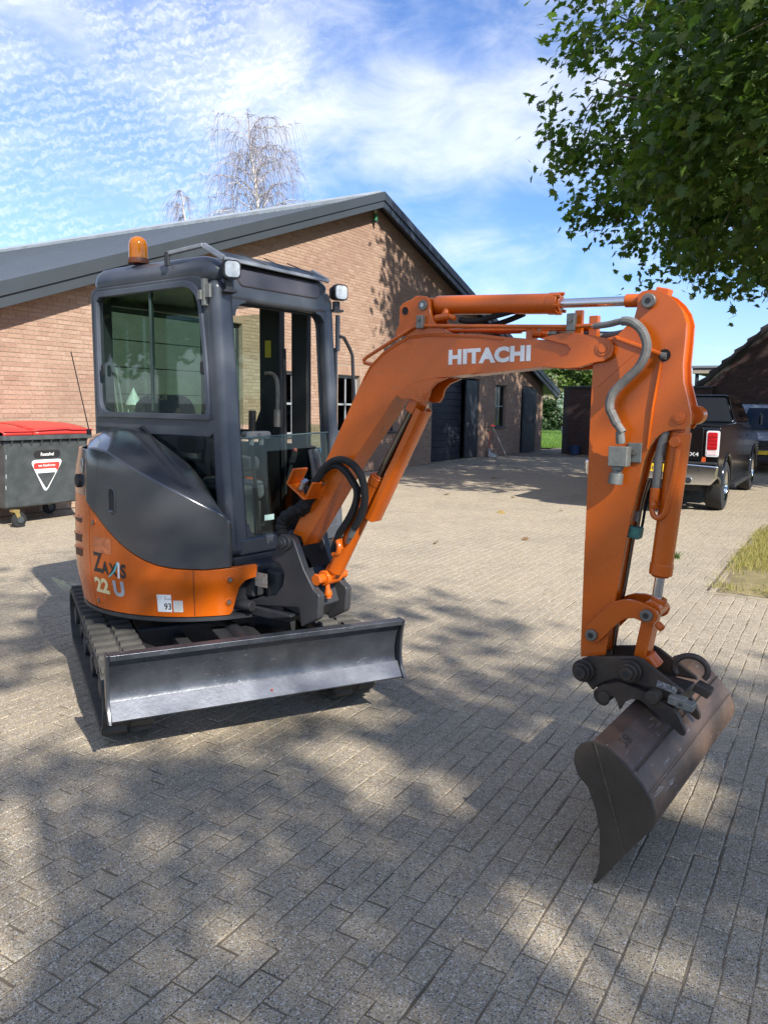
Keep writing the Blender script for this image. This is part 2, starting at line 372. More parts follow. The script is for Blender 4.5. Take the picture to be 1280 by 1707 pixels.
keep=(np.sin(u[:,0]*3.1+u[:,1]*2)+np.sin(u[:,1]*5-u[:,0]*1.3)+rng.normal(0,.7,len(u)))>-.5; u=u[keep]
tag(grass('verge_grass',[(Lv.x*s+Nv.x*n,Lv.y*s+Nv.y*n,.02) for s,n in u],.05,M_dry,wd=.004),'short dry yellow grass on the verge by the kerb','grass',kind='stuff')
M_weed=leaf_mat('weed',[(.07,.11,.02),(.10,.14,.03)],.3,.6)
for (s,n,lab) in((8.95,-1.62,'small green weed tuft growing between pavers near the kerb'),):
    c=sn(s,n); w_=grass('weed',[(c.x+rng.normal(0,.05),c.y+rng.normal(0,.03),0) for i in range(160)],.06,M_weed,lean=1.2); tag(w_,lab,'weed')
M_lawn=mat('lawn',(.10,.17,.03),.9,var=.3,vscale=2,bump=.8,bscale=40)
m=MB(); q=[(-20,31.9),(60,31.9),(60,120),(-20,120)]; m.add([(a,b,-.004) for a,b in q],[(0,1,2,3)]); m.build('lawn',M_lawn,kind='structure')
M_lg=leaf_mat('lawn blades',[(.12,.22,.03),(.16,.27,.045),(.10,.19,.03)],.35,.6)
u=rng.random((24000,2)); tag(grass('lawn_grass',np.stack([5+u[:,0]*12,32+u[:,1]**1.6*22,0*u[:,0]],-1),.09,M_lg,wd=.012),'mown green lawn behind the brick garden wall','lawn',kind='stuff')
# ---------------------------------------------------------------- brickwork
def brick_cols(kind):
    return {'barn':[(.375,.240,.164),(.408,.268,.186),(.350,.220,.149),(.430,.290,.207),(.385,.249,.169),(.330,.200,.138),(.402,.267,.182)],
            'dark':[(.070,.042,.037),(.088,.049,.040),(.058,.037,.035),(.098,.056,.045),(.074,.044,.039)]}[kind]
M_bb=piece_mat('barn brick',brick_cols('barn'),.9,.5,70,pos_stain=((.25,.14,.10),.8,.4))
M_db=piece_mat('dark brick',brick_cols('dark'),.9,.5,70)
M_mort=mat('mortar',(.32,.235,.168),.95,var=.2,vscale=20,bump=.5,bscale=90)
M_mortd=mat('dark mortar',(.055,.05,.046),.95,var=.2,vscale=20,bump=.4)
BT_V=lambda l,h,d:np.array([(0,0,0),(l,0,0),(l,0,h),(0,0,h),(.002,-d,.002),(l-.002,-d,.002),(l-.002,-d,h-.002),(.002,-d,h-.002)])
BT_F=np.array([(4,5,6,7),(0,1,5,4),(1,2,6,5),(2,3,7,6),(3,0,4,7)])
def brickwork(parent,M,x0,x1,zmax,top,openings,mb,pitch=.0662,L=.2255,nobj=300,hide=None,soldier=()):
    """bricks on the local plane y=0 of parent: nobj largest as single objects, the rest one mesh"""
    B=[]; nc=int(zmax/pitch)
    for c in range(nc):
        z=c*pitch+.004; zt=z+pitch
        off=[0,.5,.25,.75,.12,.62][(c*5)%6]*L; x=x0-off
        while x<x1:
            l=L if random.random()>.13 else L*.5
            a,b=max(x,x0),min(x+l,x1); x+=l
            segs=[(a,b)]
            for (u0,u1,v0,v1) in list(openings)+list(soldier):
                if zt-.02>v0 and z+.02<v1:
                    ns=[]
                    for p,q in segs:
                        if q<=u0 or p>=u1: ns.append((p,q))
                        else:
                            if p<u0: ns.append((p,u0))
                            if q>u1: ns.append((u1,q))
                    segs=ns
            for p,q in segs:
                if q-p>.045 and zt<min(top(p),top(q)): B.append((p,z,q-p-.0105,pitch-.0105))
    for (u0,u1,v0,v1) in soldier:
        k=int((u1-u0)/.0662); wd=(u1-u0)/k
        for i in range(k): B.append((u0+i*wd+.002,v0+.004,wd-.0105,v1-v0-.012))
    B=np.array(B); W=np.array(parent.matrix_world)
    cx=B[:,0]+B[:,2]/2; cz=B[:,1]+B[:,3]/2; P=np.stack([cx,0*cx,cz,1+0*cx],-1)@W.T
    px,py,fw=proj(P[:,0],P[:,1],P[:,2]); vis=(px>4)&(px<1276)&(py>4)&(py<1700)
    if hide is not None: vis&=~hide(px,py)
    order=np.argsort(np.where(vis,fw/np.sqrt(B[:,2]*B[:,3]/.0105),1e6)); pick=[i for i in order[:nobj] if vis[i]]
    jit=rng.normal(0,.0010,len(B)); sk=rng.normal(0,.0025,len(B)); me=fast_mesh('brick',BT_V(1,1,.01),BT_F,M)
    base=bpy.data.meshes.new
    unit=BT_V(.215,.0557,.006); me=fast_mesh('brick',unit,BT_F,M)
    for i in pick:
        link('brick',me,parent,(B[i,0],jit[i],B[i,1]),(0,sk[i],0),(B[i,2]/.215,1,B[i,3]/.0557))
    r=np.ones(len(B),bool); r[pick]=False; r=np.where(r)[0]
    T=np.array([(0,0,0),(1,0,0),(1,0,1),(0,0,1),(.008,-1,.03),(.992,-1,.03),(.992,-1,.97),(.008,-1,.97)])
    V=np.zeros((len(r),8,3)); V[:,:,0]=B[r,0][:,None]+T[:,0]*B[r,2][:,None]; V[:,:,2]=B[r,1][:,None]+T[:,2]*B[r,3][:,None]; V[:,:,1]=T[:,1]*.006+jit[r][:,None]*-T[:,1]
    F=(BT_F[None]+(np.arange(len(r))*8)[:,None,None]).reshape(-1,4)
    o=link('bricks',fast_mesh('bricks',V.reshape(-1,3),F,M,np.repeat(rng.random(len(r)),5)),parent); o['kind']='stuff'
def backing(mb,x0,x1,top,openings,depth=.1,breaks=()):
    xs=sorted({x0,x1,*breaks,*[v for o in openings for v in o[:2]]})
    for a,b in zip(xs,xs[1:]):
        mid=(a+b)/2; zs=[0]
        for o in sorted([o for o in openings if o[0]<=mid<=o[1]],key=lambda o:o[2]): zs+=[o[2],o[3]]
        for i in range(0,len(zs),2):
            z0=zs[i]
            if i+1<len(zs): z1a=z1b=zs[i+1]
            else: z1a,z1b=top(a),top(b)
            if z1a-z0>.001 or z1b-z0>.001: mb.prism([(a,z0),(b,z0),(b,z1b),(a,z1a)],0,depth)
# ---------------------------------------------------------------- the brick barn
M_anth=mat('anthracite metal',(.036,.041,.047),.38,var=.08,vscale=2,rvar=.06)
M_roof=mat('roof sheet',(.070,.082,.092),.42,var=.06,vscale=1.2,dirt=(.12,.125,.12),dirt_amt=.15,dirt_scale=1.2)
M_ridge=mat('ridge cap',(.34,.37,.38),.55,var=.12,vscale=3,dirt=(.2,.2,.18),dirt_amt=.4)
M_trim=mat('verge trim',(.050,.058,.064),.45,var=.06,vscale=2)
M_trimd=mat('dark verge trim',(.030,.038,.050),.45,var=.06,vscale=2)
M_wood=mat('white window timber',(.62,.62,.58),.5,var=.06,vscale=10)
M_dwood=mat('dark window timber',(.035,.04,.045),.5,var=.1,vscale=10)
M_pane=glass('window pane',(.10,.115,.115),.03,.01)
M_dark=mat('dark interior',(.012,.012,.012),.9,var=.2)
M_door=mat('dark blue door paint',(.021,.026,.036),.42,var=.15,vscale=4,dirt=(.07,.075,.08),dirt_amt=.35,dirt_scale=2)
M_grey=mat('pale green roller door',(.125,.135,.112),.6,var=.1,vscale=3,dirt=(.09,.09,.075),dirt_amt=.4,dirt_scale=1.5)
M_steel=mat('brushed steel',(.55,.55,.53),.3,1,var=.08)
M_sill=mat('sill stone',(.05,.052,.055),.6)
barn=thing('brick_barn','long brick barn with wide dark pitched roof and black garage door','barn',tuple(sn(0,-10.3)),WROT)
bpy.context.view_layer.update()
AX,AZ=16.4,6.57
def roofz(x): return AZ-(AX-x)*.346 if x<AX else AZ-(x-AX)*.325
top=lambda x: roofz(x)-.12
OP=[(8.3,11.72,0,3.17),(12.97,13.85,.97,2.33),(15.0,15.93,.97,2.33),(16.78,17.68,.97,2.33),(19.7,22.95,0,2.5),(24.24,25.18,.95,2.36),(26.6,27.75,0,2.38)]
m=MB(); backing(m,2.2,28.85,top,OP,.3,(AX,)); m.bb((28.55,.3,0),(28.85,24,2.3)); wall=m.build('wall',M_mort,barn,smooth=0)
for o_ in OP:   # dark room behind each opening
    m=MB(); m.bb((o_[0]-.1,.9,o_[2]-.05 if o_[2]>0 else 0.001),(o_[1]+.1,.95,o_[3]+.1)); m.bb((o_[0]-.06,.29,max(o_[2]-.06,.002)),(o_[0]-.002,.92,o_[3]+.05)); m.bb((o_[1]+.002,.29,max(o_[2]-.06,.002)),(o_[1]+.06,.92,o_[3]+.05)); m.bb((o_[0],.29,o_[3]+.002),(o_[1],.92,o_[3]+.06)); m.build('interior',M_dark,barn,smooth=0)
hid=lambda px,py:((px>158)&(px<372)&(py>400))|((px>560)&(py>640))|((px<160)&(py>712))
brickwork(barn,M_bb,2.2,28.85,6.6,top,OP,None,hide=hid,soldier=[(o_[0]-.07,o_[1]+.07,o_[3],o_[3]+.215) for o_ in OP[:4]]+[(8.25,8.28,5,5)][:0])
# roof: two slopes, verge boards, ridge
def slope(xa,xb,y0,y1,z_off,th):
    za,zb=roofz(xa)+z_off,roofz(xb)+z_off
    return [(xa,y0,za),(xb,y0,zb),(xb,y1,zb),(xa,y1,za),(xa,y0,za-th),(xb,y0,zb-th),(xb,y1,zb-th),(xa,y1,za-th)]
BF=[(0,1,2,3),(7,6,5,4),(0,4,5,1),(1,5,6,2),(2,6,7,3),(3,7,4,0)]
roof=None
for xa,xb in((1.2,AX),(AX,29.75)):
    m=MB(); m.add(slope(xa,xb,-.30,32,.02,.10),BF); rf=m.build('roof',M_roof,barn,smooth=0)
    m=MB()
    for i in range(0,120):
        y=.12+i*.26
        if xa<5: m.add(slope(xa+.05,xb-.45,y,y+.03,.027,.01),BF)
        else: m.add(slope(xa+.45,xb-.05,y,y+.03,.027,.01),BF)
    m.build('standing_seams',M_roof,rf,smooth=0,kind='stuff')
m=MB()
for sgn in(-1,1):
    n=60; prof=[]
    for i in range(n+1):
        y=-.22+i*32.2/n; prof.append(y)
    xe=AX+sgn*.62
    for i in range(n):
        y0,y1=prof[i],prof[i+1]-.018; zt=roofz(AX)+.12; ze=roofz(xe)+.10
        m.add([(AX,y0,zt),(xe,y0,ze),(xe,y1+.018,ze),(AX,y1+.018,zt),(AX,y0,zt-.07),(xe,y0,ze-.11),(xe,y1,ze-.085),(AX,y1,zt-.07)],BF)
m.build('ridge_cap',M_ridge,barn,smooth=0)
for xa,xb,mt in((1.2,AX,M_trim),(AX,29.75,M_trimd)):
    m=MB(); m.add(slope(xa,xb,-.36,-.302,.085,.20),BF); m.build('verge_cap',mt,barn,smooth=0,bevel=.006)
    m=MB(); m.add(slope(xa+(.0 if xa<5 else 0),xb,-.332,-.27,-.118,.155),BF); m.build('verge_fascia',mt,barn,smooth=0,bevel=.006)
    m=MB(); m.add(slope(xa,xb,-.268,.0,-.083,.02),BF); m.build('soffit',M_anth,barn,smooth=0)
def pane_window(parent,x0,x1,z0,z1,nx,nz,fm,y=.12,label=None,bar=None):
    bar=bar or fm
    m=MB(); t=.065
    m.bb((x0+.002,y-.03,z0+.002),(x0+t,y+.04,z1-.002)); m.bb((x1-t,y-.03,z0+.002),(x1-.002,y+.04,z1-.002)); m.bb((x0+t,y-.028,z0+.002),(x1-t,y+.04,z0+t)); m.bb((x0+t,y-.028,z1-t),(x1-t,y+.04,z1-.002))
    wn=m.build('window',fm,parent,smooth=0,bevel=.004,label=label)
    for i in range(1,nx): 
        x=x0+(x1-x0)*i/nx; mm=MB(); mm.bb((x-.022,y-.018,z0+t),(x+.022,y+.02,z1-t)); mm.build('mullion',bar,wn,smooth=0)
    for i in range(1,nz):
        z=z0+(z1-z0)*i/nz; mm=MB(); mm.bb((x0+t,y-.022,z-.022),(x1-t,y+.016,z+.022)); mm.build('glazing_bar',bar,wn,smooth=0)
    mm=MB(); mm.bb((x0+t-.01,y-.002,z0+t-.01),(x1-t+.01,y+.004,z1-t+.01)); mm.build('pane',M_pane,wn,smooth=0)
    mm=MB(); mm.bb((x0-.03,-.045,z0-.045),(x1+.03,y-.032,z0-.002)); mm.build('sill',M_sill,wn,smooth=0,bevel=.004)
    return wn
M_gbar=mat('grey glazing bar',(.30,.31,.31),.5)
for i in(1,2): pane_window(barn,*OP[i],2,2,M_gbar)
pane_window(barn,*OP[3],2,2,M_dwood,bar=M_gbar)
pane_window(barn,*OP[5],2,2,M_dwood,bar=M_gbar)
# big pale sectional door, seen through the cab
x0,x1,z0,z1=OP[0]; m=MB(); m.bb((x0+.002,.09,0.003),(x0+.07,.16,z1-.002)); m.bb((x1-.07,.09,.003),(x1-.002,.16,z1-.002)); m.bb((x0+.07,.09,z1-.07),(x1-.07,.16,z1-.002)); bd=m.build('barn_door',M_dwood,barn,smooth=0,label='wide pale sectional door behind the excavator')
for i in range(7):
    h=(z1-.08)/7; m=MB(); m.bb((x0+.072,.10,.01+i*h),(x1-.072,.15,.01+(i+1)*h-.014)); m.build('panel',M_grey,bd,smooth=0,bevel=.008)
# dark garage door with side door
x0,x1,z0,z1=OP[4]; m=MB(); m.bb((x0+.002,.16,.003),(x0+.06,.24,z1-.002)); m.bb((x0+.06,.16,z1-.05),(x1-.002,.24,z1-.002)); gd=m.build('garage_door',M_door,barn,smooth=0,label='black garage door with horizontal panels')
for i in range(12):
    h=(z1-.06)/12; m=MB(); m.bb((x0+.062,.18,.012+i*h),(22.0,.23,.012+(i+1)*h-.012)); m.build('panel',M_door,gd,smooth=0,bevel=.007)
m=MB(); m.bb((21.3,.155,.72),(21.45,.18,.75)); m.build('handle',M_steel,gd,bevel=.004)
m=MB(); m.bb((22.03,.02,.012),(22.93,.075,z1-.06)); sdr=m.build('side_door',M_door,barn,smooth=0,bevel=.004,label='black side door beside the garage door')
m=MB(); m.bb((22.09,-.02,1.02),(22.13,.02,1.16)); m.bar((22.11,-.03,1.1),(22.24,-.03,1.1),.018,.018); m.build('handle',M_steel,sdr,bevel=.003)
m=MB(); m.bb((19.65,-.12,.0),(23.0,.1,.022)); m.build('threshold',M_kerb,barn,bevel=.005)
# the narrow black door, leaf standing open
x0,x1,z0,z1=OP[6]; m=MB(); m.bb((x0+.002,.05,.003),(x0+.07,.13,z1-.002)); m.bb((x1-.07,.05,.003),(x1-.002,.13,z1-.002)); m.bb((x0+.07,.05,z1-.07),(x1-.07,.13,z1-.002)); dr=m.build('door',M_door,barn,smooth=0,label='narrow black door standing ajar')
an=R(-9); m=MB(); m.bb((0,-.03,.015),(.97,.02,z1-.08)); m.bb((.08,-.04,.2),(.89,-.028,1.0)); m.bb((.08,-.04,1.12),(.89,-.028,2.18))
m.xf(Matrix.Translation((x0+.07,-.02,0))@Matrix.Rotation(an,4,'Z')); m.build('leaf',M_door,dr,smooth=0,bevel=.004)
m=MB(); m.bb((.86,-.075,1.04),(.9,.06,1.2)); m.bar((.88,-.075,1.12),(.76,-.075,1.12),.02,.02); m.bar((.88,.07,1.12),(.76,.07,1.12),.02,.02)
m.xf(Matrix.Translation((x0+.07,-.02,0))@Matrix.Rotation(an,4,'Z')); m.build('handle',M_steel,dr,bevel=.003)
al=thing('wall_lamp','small green and white lamp under the barn roof apex','lamp',tuple(barn.matrix_world@Vector((16.42,-.02,6.02))),WROT)
m=MB(); m.cyl((0,-.07,.0),(0,-.07,.16),.05,.05,12); m.build('housing',mat('lamp green',(.03,.16,.06),.4),al)
m=MB(); m.cyl((0,-.07,.162),(0,-.07,.25),.045,.03,12); m.build('lens',mat('lamp lens',(.75,.75,.6),.3),al)
m=MB(); m.bb((-.03,-.12,-.05),(.03,.01,-.002)); m.build('bracket',M_anth,al)
# ---------------------------------------------------------------- garden wall and the dark brick house on the right
gw=thing('garden_wall','dark brick garden wall between lawn and paved yard','wall',tuple(sn(27.25,-8.75)),0)
gw.rotation_euler=(0,0,math.atan2(Nv.y,Nv.x)); bpy.context.view_layer.update()
gt=lambda x:2.34
m=MB(); backing(m,0,4.7,gt,[],.22); m.bb((-.2,-.02,0),(0,.35,2.33)); m.build('wall',M_mortd,gw,smooth=0)
brickwork(gw,M_db,-.2,4.7,2.33,gt,[],None,nobj=240,hide=lambda px,py:(px>982)&(px<1150))
m=MB(); m.bb((-.24,-.06,2.34),(4.75,.3,2.40)); m.build('coping',M_anth,gw,smooth=0,bevel=.008)
hs=thing('brick_house','dark brick house gable with steep tiled roof behind pickup truck','house',tuple(sn(27.6,-4.55)),math.atan2(Nv.y,Nv.x))
bpy.context.view_layer.update()
ht=lambda x: (2.3+.94*x) if x<5.6 else 2.3+.94*(11.2-x)
m=MB(); backing(m,0,11.2,lambda x:ht(x)-.05,[],.3,(5.6,)); m.bb((0,.3,0),(.3,9,2.2)); m.bb((10.9,.3,0),(11.2,9,2.2)); m.build('wall',M_mortd,hs,smooth=0)
brickwork(hs,M_db,0,11.2,7.6,lambda x:ht(x)-.06,[],None,nobj=280,hide=lambda px,py:(py>700))
M_tile=mat('dark roof tile',(.035,.032,.034),.6,var=.2,vscale=6)
for sg in(0,1):
    f=(lambda x:x) if not sg else (lambda x:11.2-x)
    m=MB(); pr=[(f(-.35),2.3-.33),(f(5.6),ht(5.6)),(f(5.6),ht(5.6)+.16),(f(-.35),2.3-.17)]; m.prism(pr,-.12,9.2); rf=m.build('roof',M_tile,hs,smooth=0)
    tm=None
    for i in range(17):      # verge tiles step up the slope
        a=-.35+i*.355; mm=MB(); z0=2.3+.94*a+.17; mm.prism([(f(a),z0-.10),(f(a+.4),z0+.94*.4-.16),(f(a+.4),z0+.94*.4-.08),(f(a),z0+.07)],-.19,.25); mm.build('tile',M_tile,rf,smooth=0)
fr=thing('flat_roof','small flat roof edge of a carport behind the brick house','roof',tuple(sn(31.5,-5.4)),math.atan2(Nv.y,Nv.x))
m=MB(); m.bb((0,0,2.98),(3,3,3.18)); m.build('deck',mat('pale roof board',(.42,.36,.28),.7),fr,bevel=.01)
m=MB(); m.bb((-.05,-.05,3.182),(3.05,3.05,3.27)); m.build('roof_trim',M_steel,fr,bevel=.008)
for x in(.15,2.85):
    for y in (.15,2.8): m=MB(); m.bb((x-.06,y-.06,0),(x+.06,y+.06,2.978)); m.build('post',M_dwood,fr)
# side profiles of the excavator in metres: (forward, up), measured per part
D = {
 'boom_side': [(0.9,0.976),(1.309,1.676),(1.368,1.778),(1.406,1.834),(1.478,1.891),(1.552,1.931),(1.628,1.961),(1.725,1.967),(1.996,1.952),(2.107,1.936),(2.275,1.917),(2.408,1.912),(2.414,1.88),(2.412,1.821),(2.276,1.809),(1.943,1.781),(2.002,1.791),(1.854,1.776),(1.761,1.77),(1.676,1.756),(1.611,1.73),(1.562,1.694),(1.517,1.644),(1.512,1.632),(1.303,1.376),(0.979,0.921),(0.961,0.965)],
 'nose': [(2.28,1.921),(2.307,1.927),(2.368,1.937),(2.419,1.938),(2.474,1.928),(2.556,1.911),(2.575,1.897),(2.587,1.874),(2.578,1.842),(2.549,1.825),(2.512,1.82),(2.451,1.803),(2.401,1.8),(2.366,1.802),(2.281,1.809),(2.316,1.828),(2.398,1.852),(2.412,1.874),(2.396,1.891)],
 'lug': [(1.562,1.694),(1.59,1.677),(1.651,1.676),(1.684,1.663),(1.722,1.664),(1.74,1.687),(1.75,1.722),(1.778,1.748),(1.839,1.771),(1.761,1.77),(1.676,1.756),(1.611,1.73)],
 'bracket': [(1.549,1.965),(1.573,2.014),(1.575,2.087),(1.591,2.104),(1.639,2.119),(1.687,2.131),(1.717,2.126),(1.733,2.108),(1.745,2.048),(1.758,2.022),(1.777,1.999),(1.827,1.972),(1.868,1.958),(1.718,1.962),(1.621,1.955)],
 'bracket_hole': [(1.608,2.069)],
 'arm_pin': [(1.653,2.1),(2.677,2.05)],
 'arm_pin_near': [(1.705,2.088),(2.703,2.039),(2.544,1.875),(1.706,1.701)],
 'arm_cyl': [(1.736,2.093),(2.278,2.064),(2.301,2.062),(2.318,2.062),(2.624,2.047)],
 'tube1': [(1.407,1.838),(1.38,1.845),(1.377,1.856),(1.395,1.87),(1.658,1.994),(1.685,2.001),(2.002,1.982),(2.411,1.96),(2.47,1.961),(2.494,1.96)],
 'tube2': [(1.654,1.99),(1.939,1.979),(2.033,1.969),(2.141,1.967)],
 'posts': [(2.426,2.025),(2.43,1.935),(2.483,2.006),(2.487,1.936),(2.209,1.979),(2.229,1.931),(1.702,2.043),(1.703,1.99),(2.415,2.006),(2.417,1.955)],
 'hose1': [(2.505,1.957),(2.566,1.961),(2.605,1.967),(2.64,1.967),(2.671,1.956),(2.699,1.931),(2.717,1.897),(2.722,1.867),(2.715,1.834),(2.696,1.798),(2.663,1.765),(2.63,1.733),(2.604,1.703),(2.595,1.674),(2.596,1.643),(2.602,1.635),(2.622,1.597),(2.651,1.559)],
 'hose2': [(2.232,1.958),(2.301,1.955),(2.368,1.948),(2.467,1.938),(2.526,1.937),(2.574,1.95),(2.606,1.965)],
 'coupling': [(2.642,1.558),(2.64,1.519),(2.637,1.511),(2.63,1.46),(2.63,1.417),(2.623,1.364),(2.658,1.485),(2.705,1.484)],
 'stick': [(2.497,1.804),(2.496,1.701),(2.496,1.649),(2.5,1.127),(2.499,1.127),(2.504,0.703),(2.507,0.647),(2.607,0.676),(2.619,0.769),(2.633,0.897),(2.664,1.147),(2.669,1.179),(2.712,1.452),(2.729,1.503),(2.75,1.538),(2.782,1.564),(2.819,1.575),(2.859,1.578),(2.875,1.602),(2.875,1.632),(2.873,1.64),(2.857,1.695),(2.841,1.746),(2.835,1.809),(2.838,1.9),(2.838,1.954),(2.825,1.994),(2.801,2.028),(2.77,2.056),(2.732,2.075),(2.705,2.08),(2.675,2.076),(2.659,2.056),(2.656,2.016),(2.648,1.981),(2.586,1.921),(2.546,1.913),(2.5,1.855)],
 'stickribs': [(2.579,1.914),(2.765,1.843),(2.755,1.822),(2.735,1.652),(2.725,1.499),(2.519,1.729),(2.669,1.861),(2.761,1.843),(2.731,2.084),(2.835,1.616)],
 'bcyl': [(2.822,1.631),(2.826,1.566),(2.788,1.016),(2.781,1.005),(2.778,0.927),(2.793,0.903)],
 'bpipe': [(2.835,1.503),(2.829,1.427),(2.81,1.31),(2.801,1.263),(2.78,1.243),(2.76,1.255),(2.755,1.294),(2.764,1.314)],
 'bhose': [(2.784,1.569),(2.773,1.523),(2.765,1.472),(2.763,1.414),(2.76,1.355),(2.759,1.32),(2.824,1.529)],
 'spipe': [(2.715,1.382),(2.699,1.317),(2.689,1.256),(2.685,1.216),(2.679,1.174),(2.666,1.14),(2.656,1.036),(2.643,0.93),(2.623,0.8),(2.616,0.671)],
 'link': [(2.525,0.752),(2.537,0.726),(2.564,0.72),(2.585,0.729),(2.64,0.797),(2.659,0.821),(2.687,0.843),(2.723,0.851),(2.751,0.842),(2.779,0.837),(2.802,0.85),(2.812,0.876),(2.803,0.896),(2.775,0.907),(2.739,0.917),(2.707,0.92),(2.67,0.916),(2.634,0.9),(2.603,0.869),(2.563,0.82),(2.532,0.781)],
 'linkpins': [(2.557,0.754),(2.769,0.872)],
 'blink': [(2.737,0.841),(2.754,0.881),(2.794,0.88),(2.785,0.838),(2.762,0.69),(2.767,0.678),(2.727,0.665),(2.715,0.696)],
 'coup': [(2.514,0.62),(2.526,0.654),(2.554,0.669),(2.749,0.71),(2.775,0.702),(2.922,0.619),(2.928,0.607),(2.838,0.604),(2.787,0.6),(2.723,0.604),(2.674,0.606),(2.637,0.586),(2.605,0.565),(2.581,0.536),(2.542,0.575),(2.518,0.598)],
 'couppins': [(2.544,0.612),(2.729,0.651),(2.781,0.881)],
 'ear': [(2.598,0.548),(2.624,0.576),(2.693,0.604),(2.715,0.606),(2.805,0.587),(2.81,0.578),(2.902,0.553),(2.924,0.528),(2.949,0.482),(2.952,0.459),(2.938,0.458),(2.897,0.486),(2.781,0.555),(2.749,0.552),(2.719,0.528),(2.705,0.494),(2.695,0.522),(2.68,0.546),(2.667,0.54),(2.653,0.545),(2.66,0.524),(2.653,0.5),(2.634,0.495),(2.611,0.506),(2.598,0.525)],
 'earknob': [(2.643,0.534),(2.828,0.58),(2.911,0.579),(2.943,0.569),(2.971,0.614),(2.933,0.681)],
 'bucket': [(2.747,0.511),(2.804,0.503),(2.869,0.462),(2.926,0.408),(2.958,0.365),(2.974,0.325),(2.977,0.302),(2.971,0.272),(2.887,0.147),(2.814,0.034),(2.783,-0.008),(2.797,0.087),(2.791,0.194),(2.772,0.271),(2.74,0.343),(2.703,0.373),(2.684,0.418),(2.688,0.46),(2.707,0.491)],
 'bucket_marks': [(2.756,0.509),(2.803,0.38),(2.883,0.146),(2.901,0.444),(2.957,0.382),(2.843,0.51)],
 'post': [(0.851,0.928),(0.877,0.961),(0.933,0.975),(0.963,0.964),(0.983,0.922),(1.038,0.811),(1.106,0.718),(1.145,0.695),(1.135,0.568),(1.018,0.502),(1.003,0.605),(0.66,0.561),(0.639,0.589),(0.738,0.614),(0.834,0.645),(0.886,0.706),(0.897,0.769),(0.866,0.817),(0.793,0.83)],
 'post_far': [(0.996,0.939),(1.036,0.83),(1.115,0.731),(1.13,0.726),(1.096,0.648),(1.017,0.527)],
 'postpin': [(0.913,0.941),(1.18,0.792),(1.197,0.721)],
 'bmcyl': [(1.103,0.764),(1.359,1.229),(1.424,1.314),(1.443,1.32),(1.636,1.639),(1.655,1.7)],
 'guard': [(1.685,1.634),(1.769,1.656),(1.424,1.112),(1.354,1.105)],
 'hoseA': [(1.095,1.255),(1.124,1.295),(1.163,1.34),(1.223,1.376),(1.288,1.384),(1.351,1.359),(1.388,1.309),(1.4,1.249),(1.395,1.184),(1.365,1.116),(1.317,1.049)],
 'hoseB': [(1.077,1.261),(1.117,1.289),(1.162,1.334),(1.228,1.355),(1.287,1.33),(1.325,1.283),(1.347,1.235),(1.326,1.16),(1.273,1.08),(1.213,1.01),(1.186,0.96)],
 'bundle': [(1.066,1.23),(1.037,1.177),(1.007,1.131),(0.948,1.104),(0.881,1.066),(0.856,1.028),(0.859,0.984),(0.868,0.949)],
 'obox': [(1.025,1.29),(0.954,1.178),(0.969,1.154),(1.007,1.161),(1.054,1.225),(1.14,1.207),(1.162,1.217),(1.195,1.29)],
 'text': [(1.842,1.831),(1.841,1.888),(2.233,1.898),(2.236,1.839)],
}
# ================================================================ the excavator: x forward, y left, z up, origin on the ground under the swing centre
AU=R(37.4); AB=R(63.8)
M_or=mat('orange paint',(.57,.106,.0042),.27,var=.05,vscale=5,rvar=.06,coat=.2,scratch=((.30,.12,.05),(3,60,60),.12),dirt=(.36,.085,.015),dirt_amt=.12,dirt_scale=6)
M_cab=mat('slate grey paint',(.062,.068,.077),.36,var=.08,vscale=5,coat=.15,dirt=(.12,.125,.135),dirt_amt=.3,dirt_scale=5,scratch=((.20,.20,.20),(4,70,70),.12))
M_hood=mat('graphite hood paint',(.050,.051,.054),.22,var=.06,vscale=3,coat=.8,rvar=.05,dirt=(.08,.08,.08),dirt_amt=.15)
M_cast=mat('black chassis paint',(.027,.028,.031),.45,var=.15,vscale=6,bump=.15,dirt=(.09,.08,.07),dirt_amt=.3,dirt_scale=4)
M_rub=mat('track rubber',(.030,.029,.028),.8,var=.2,vscale=10,bump=.5,bscale=40,dirt=(.13,.115,.09),dirt_amt=.55,dirt_scale=5)
M_lug=mat('worn track lug',(.050,.047,.040),.85,var=.2,vscale=12,bump=.5,bscale=50,dirt=(.12,.108,.082),dirt_amt=.5,dirt_scale=9)
M_blade=mat('blade steel',(.072,.077,.086),.30,.55,var=.25,vscale=7,bump=.3,bscale=22,rvar=.14,dirt=(.16,.165,.175),dirt_amt=.3,dirt_scale=9,scratch=((.34,.34,.35),(60,8,60),.35))
M_edge=mat('worn cutting edge',(.13,.135,.15),.42,.5,var=.2,vscale=9,bump=.3,bscale=30)
M_chr=mat('chrome rod',(.72,.73,.75),.12,1,var=.04,rvar=.03)
M_chrd=mat('oily rod',(.20,.18,.15),.2,1,var=.1)
M_hose=mat('black hose',(.010,.010,.010),.9,var=.2,bump=.3,bscale=200)
M_hoseg=mat('grey wrapped hose',(.175,.165,.145),.7,var=.2,vscale=30,bump=.4,bscale=150)
M_fit=mat('dull zinc fitting',(.21,.21,.185),.5,.4,var=.2,vscale=30,bump=.3)
M_pin=mat('pin steel',(.20,.185,.16),.42,.6,var=.2,vscale=30)
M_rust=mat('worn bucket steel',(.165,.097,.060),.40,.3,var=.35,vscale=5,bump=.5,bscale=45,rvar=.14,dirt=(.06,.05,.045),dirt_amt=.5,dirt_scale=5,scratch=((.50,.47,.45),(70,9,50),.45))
M_rustd=mat('dark bucket side',(.060,.046,.033),.6,.2,var=.3,vscale=5,bump=.4,bscale=45,dirt=(.09,.075,.05),dirt_amt=.3,dirt_scale=3)
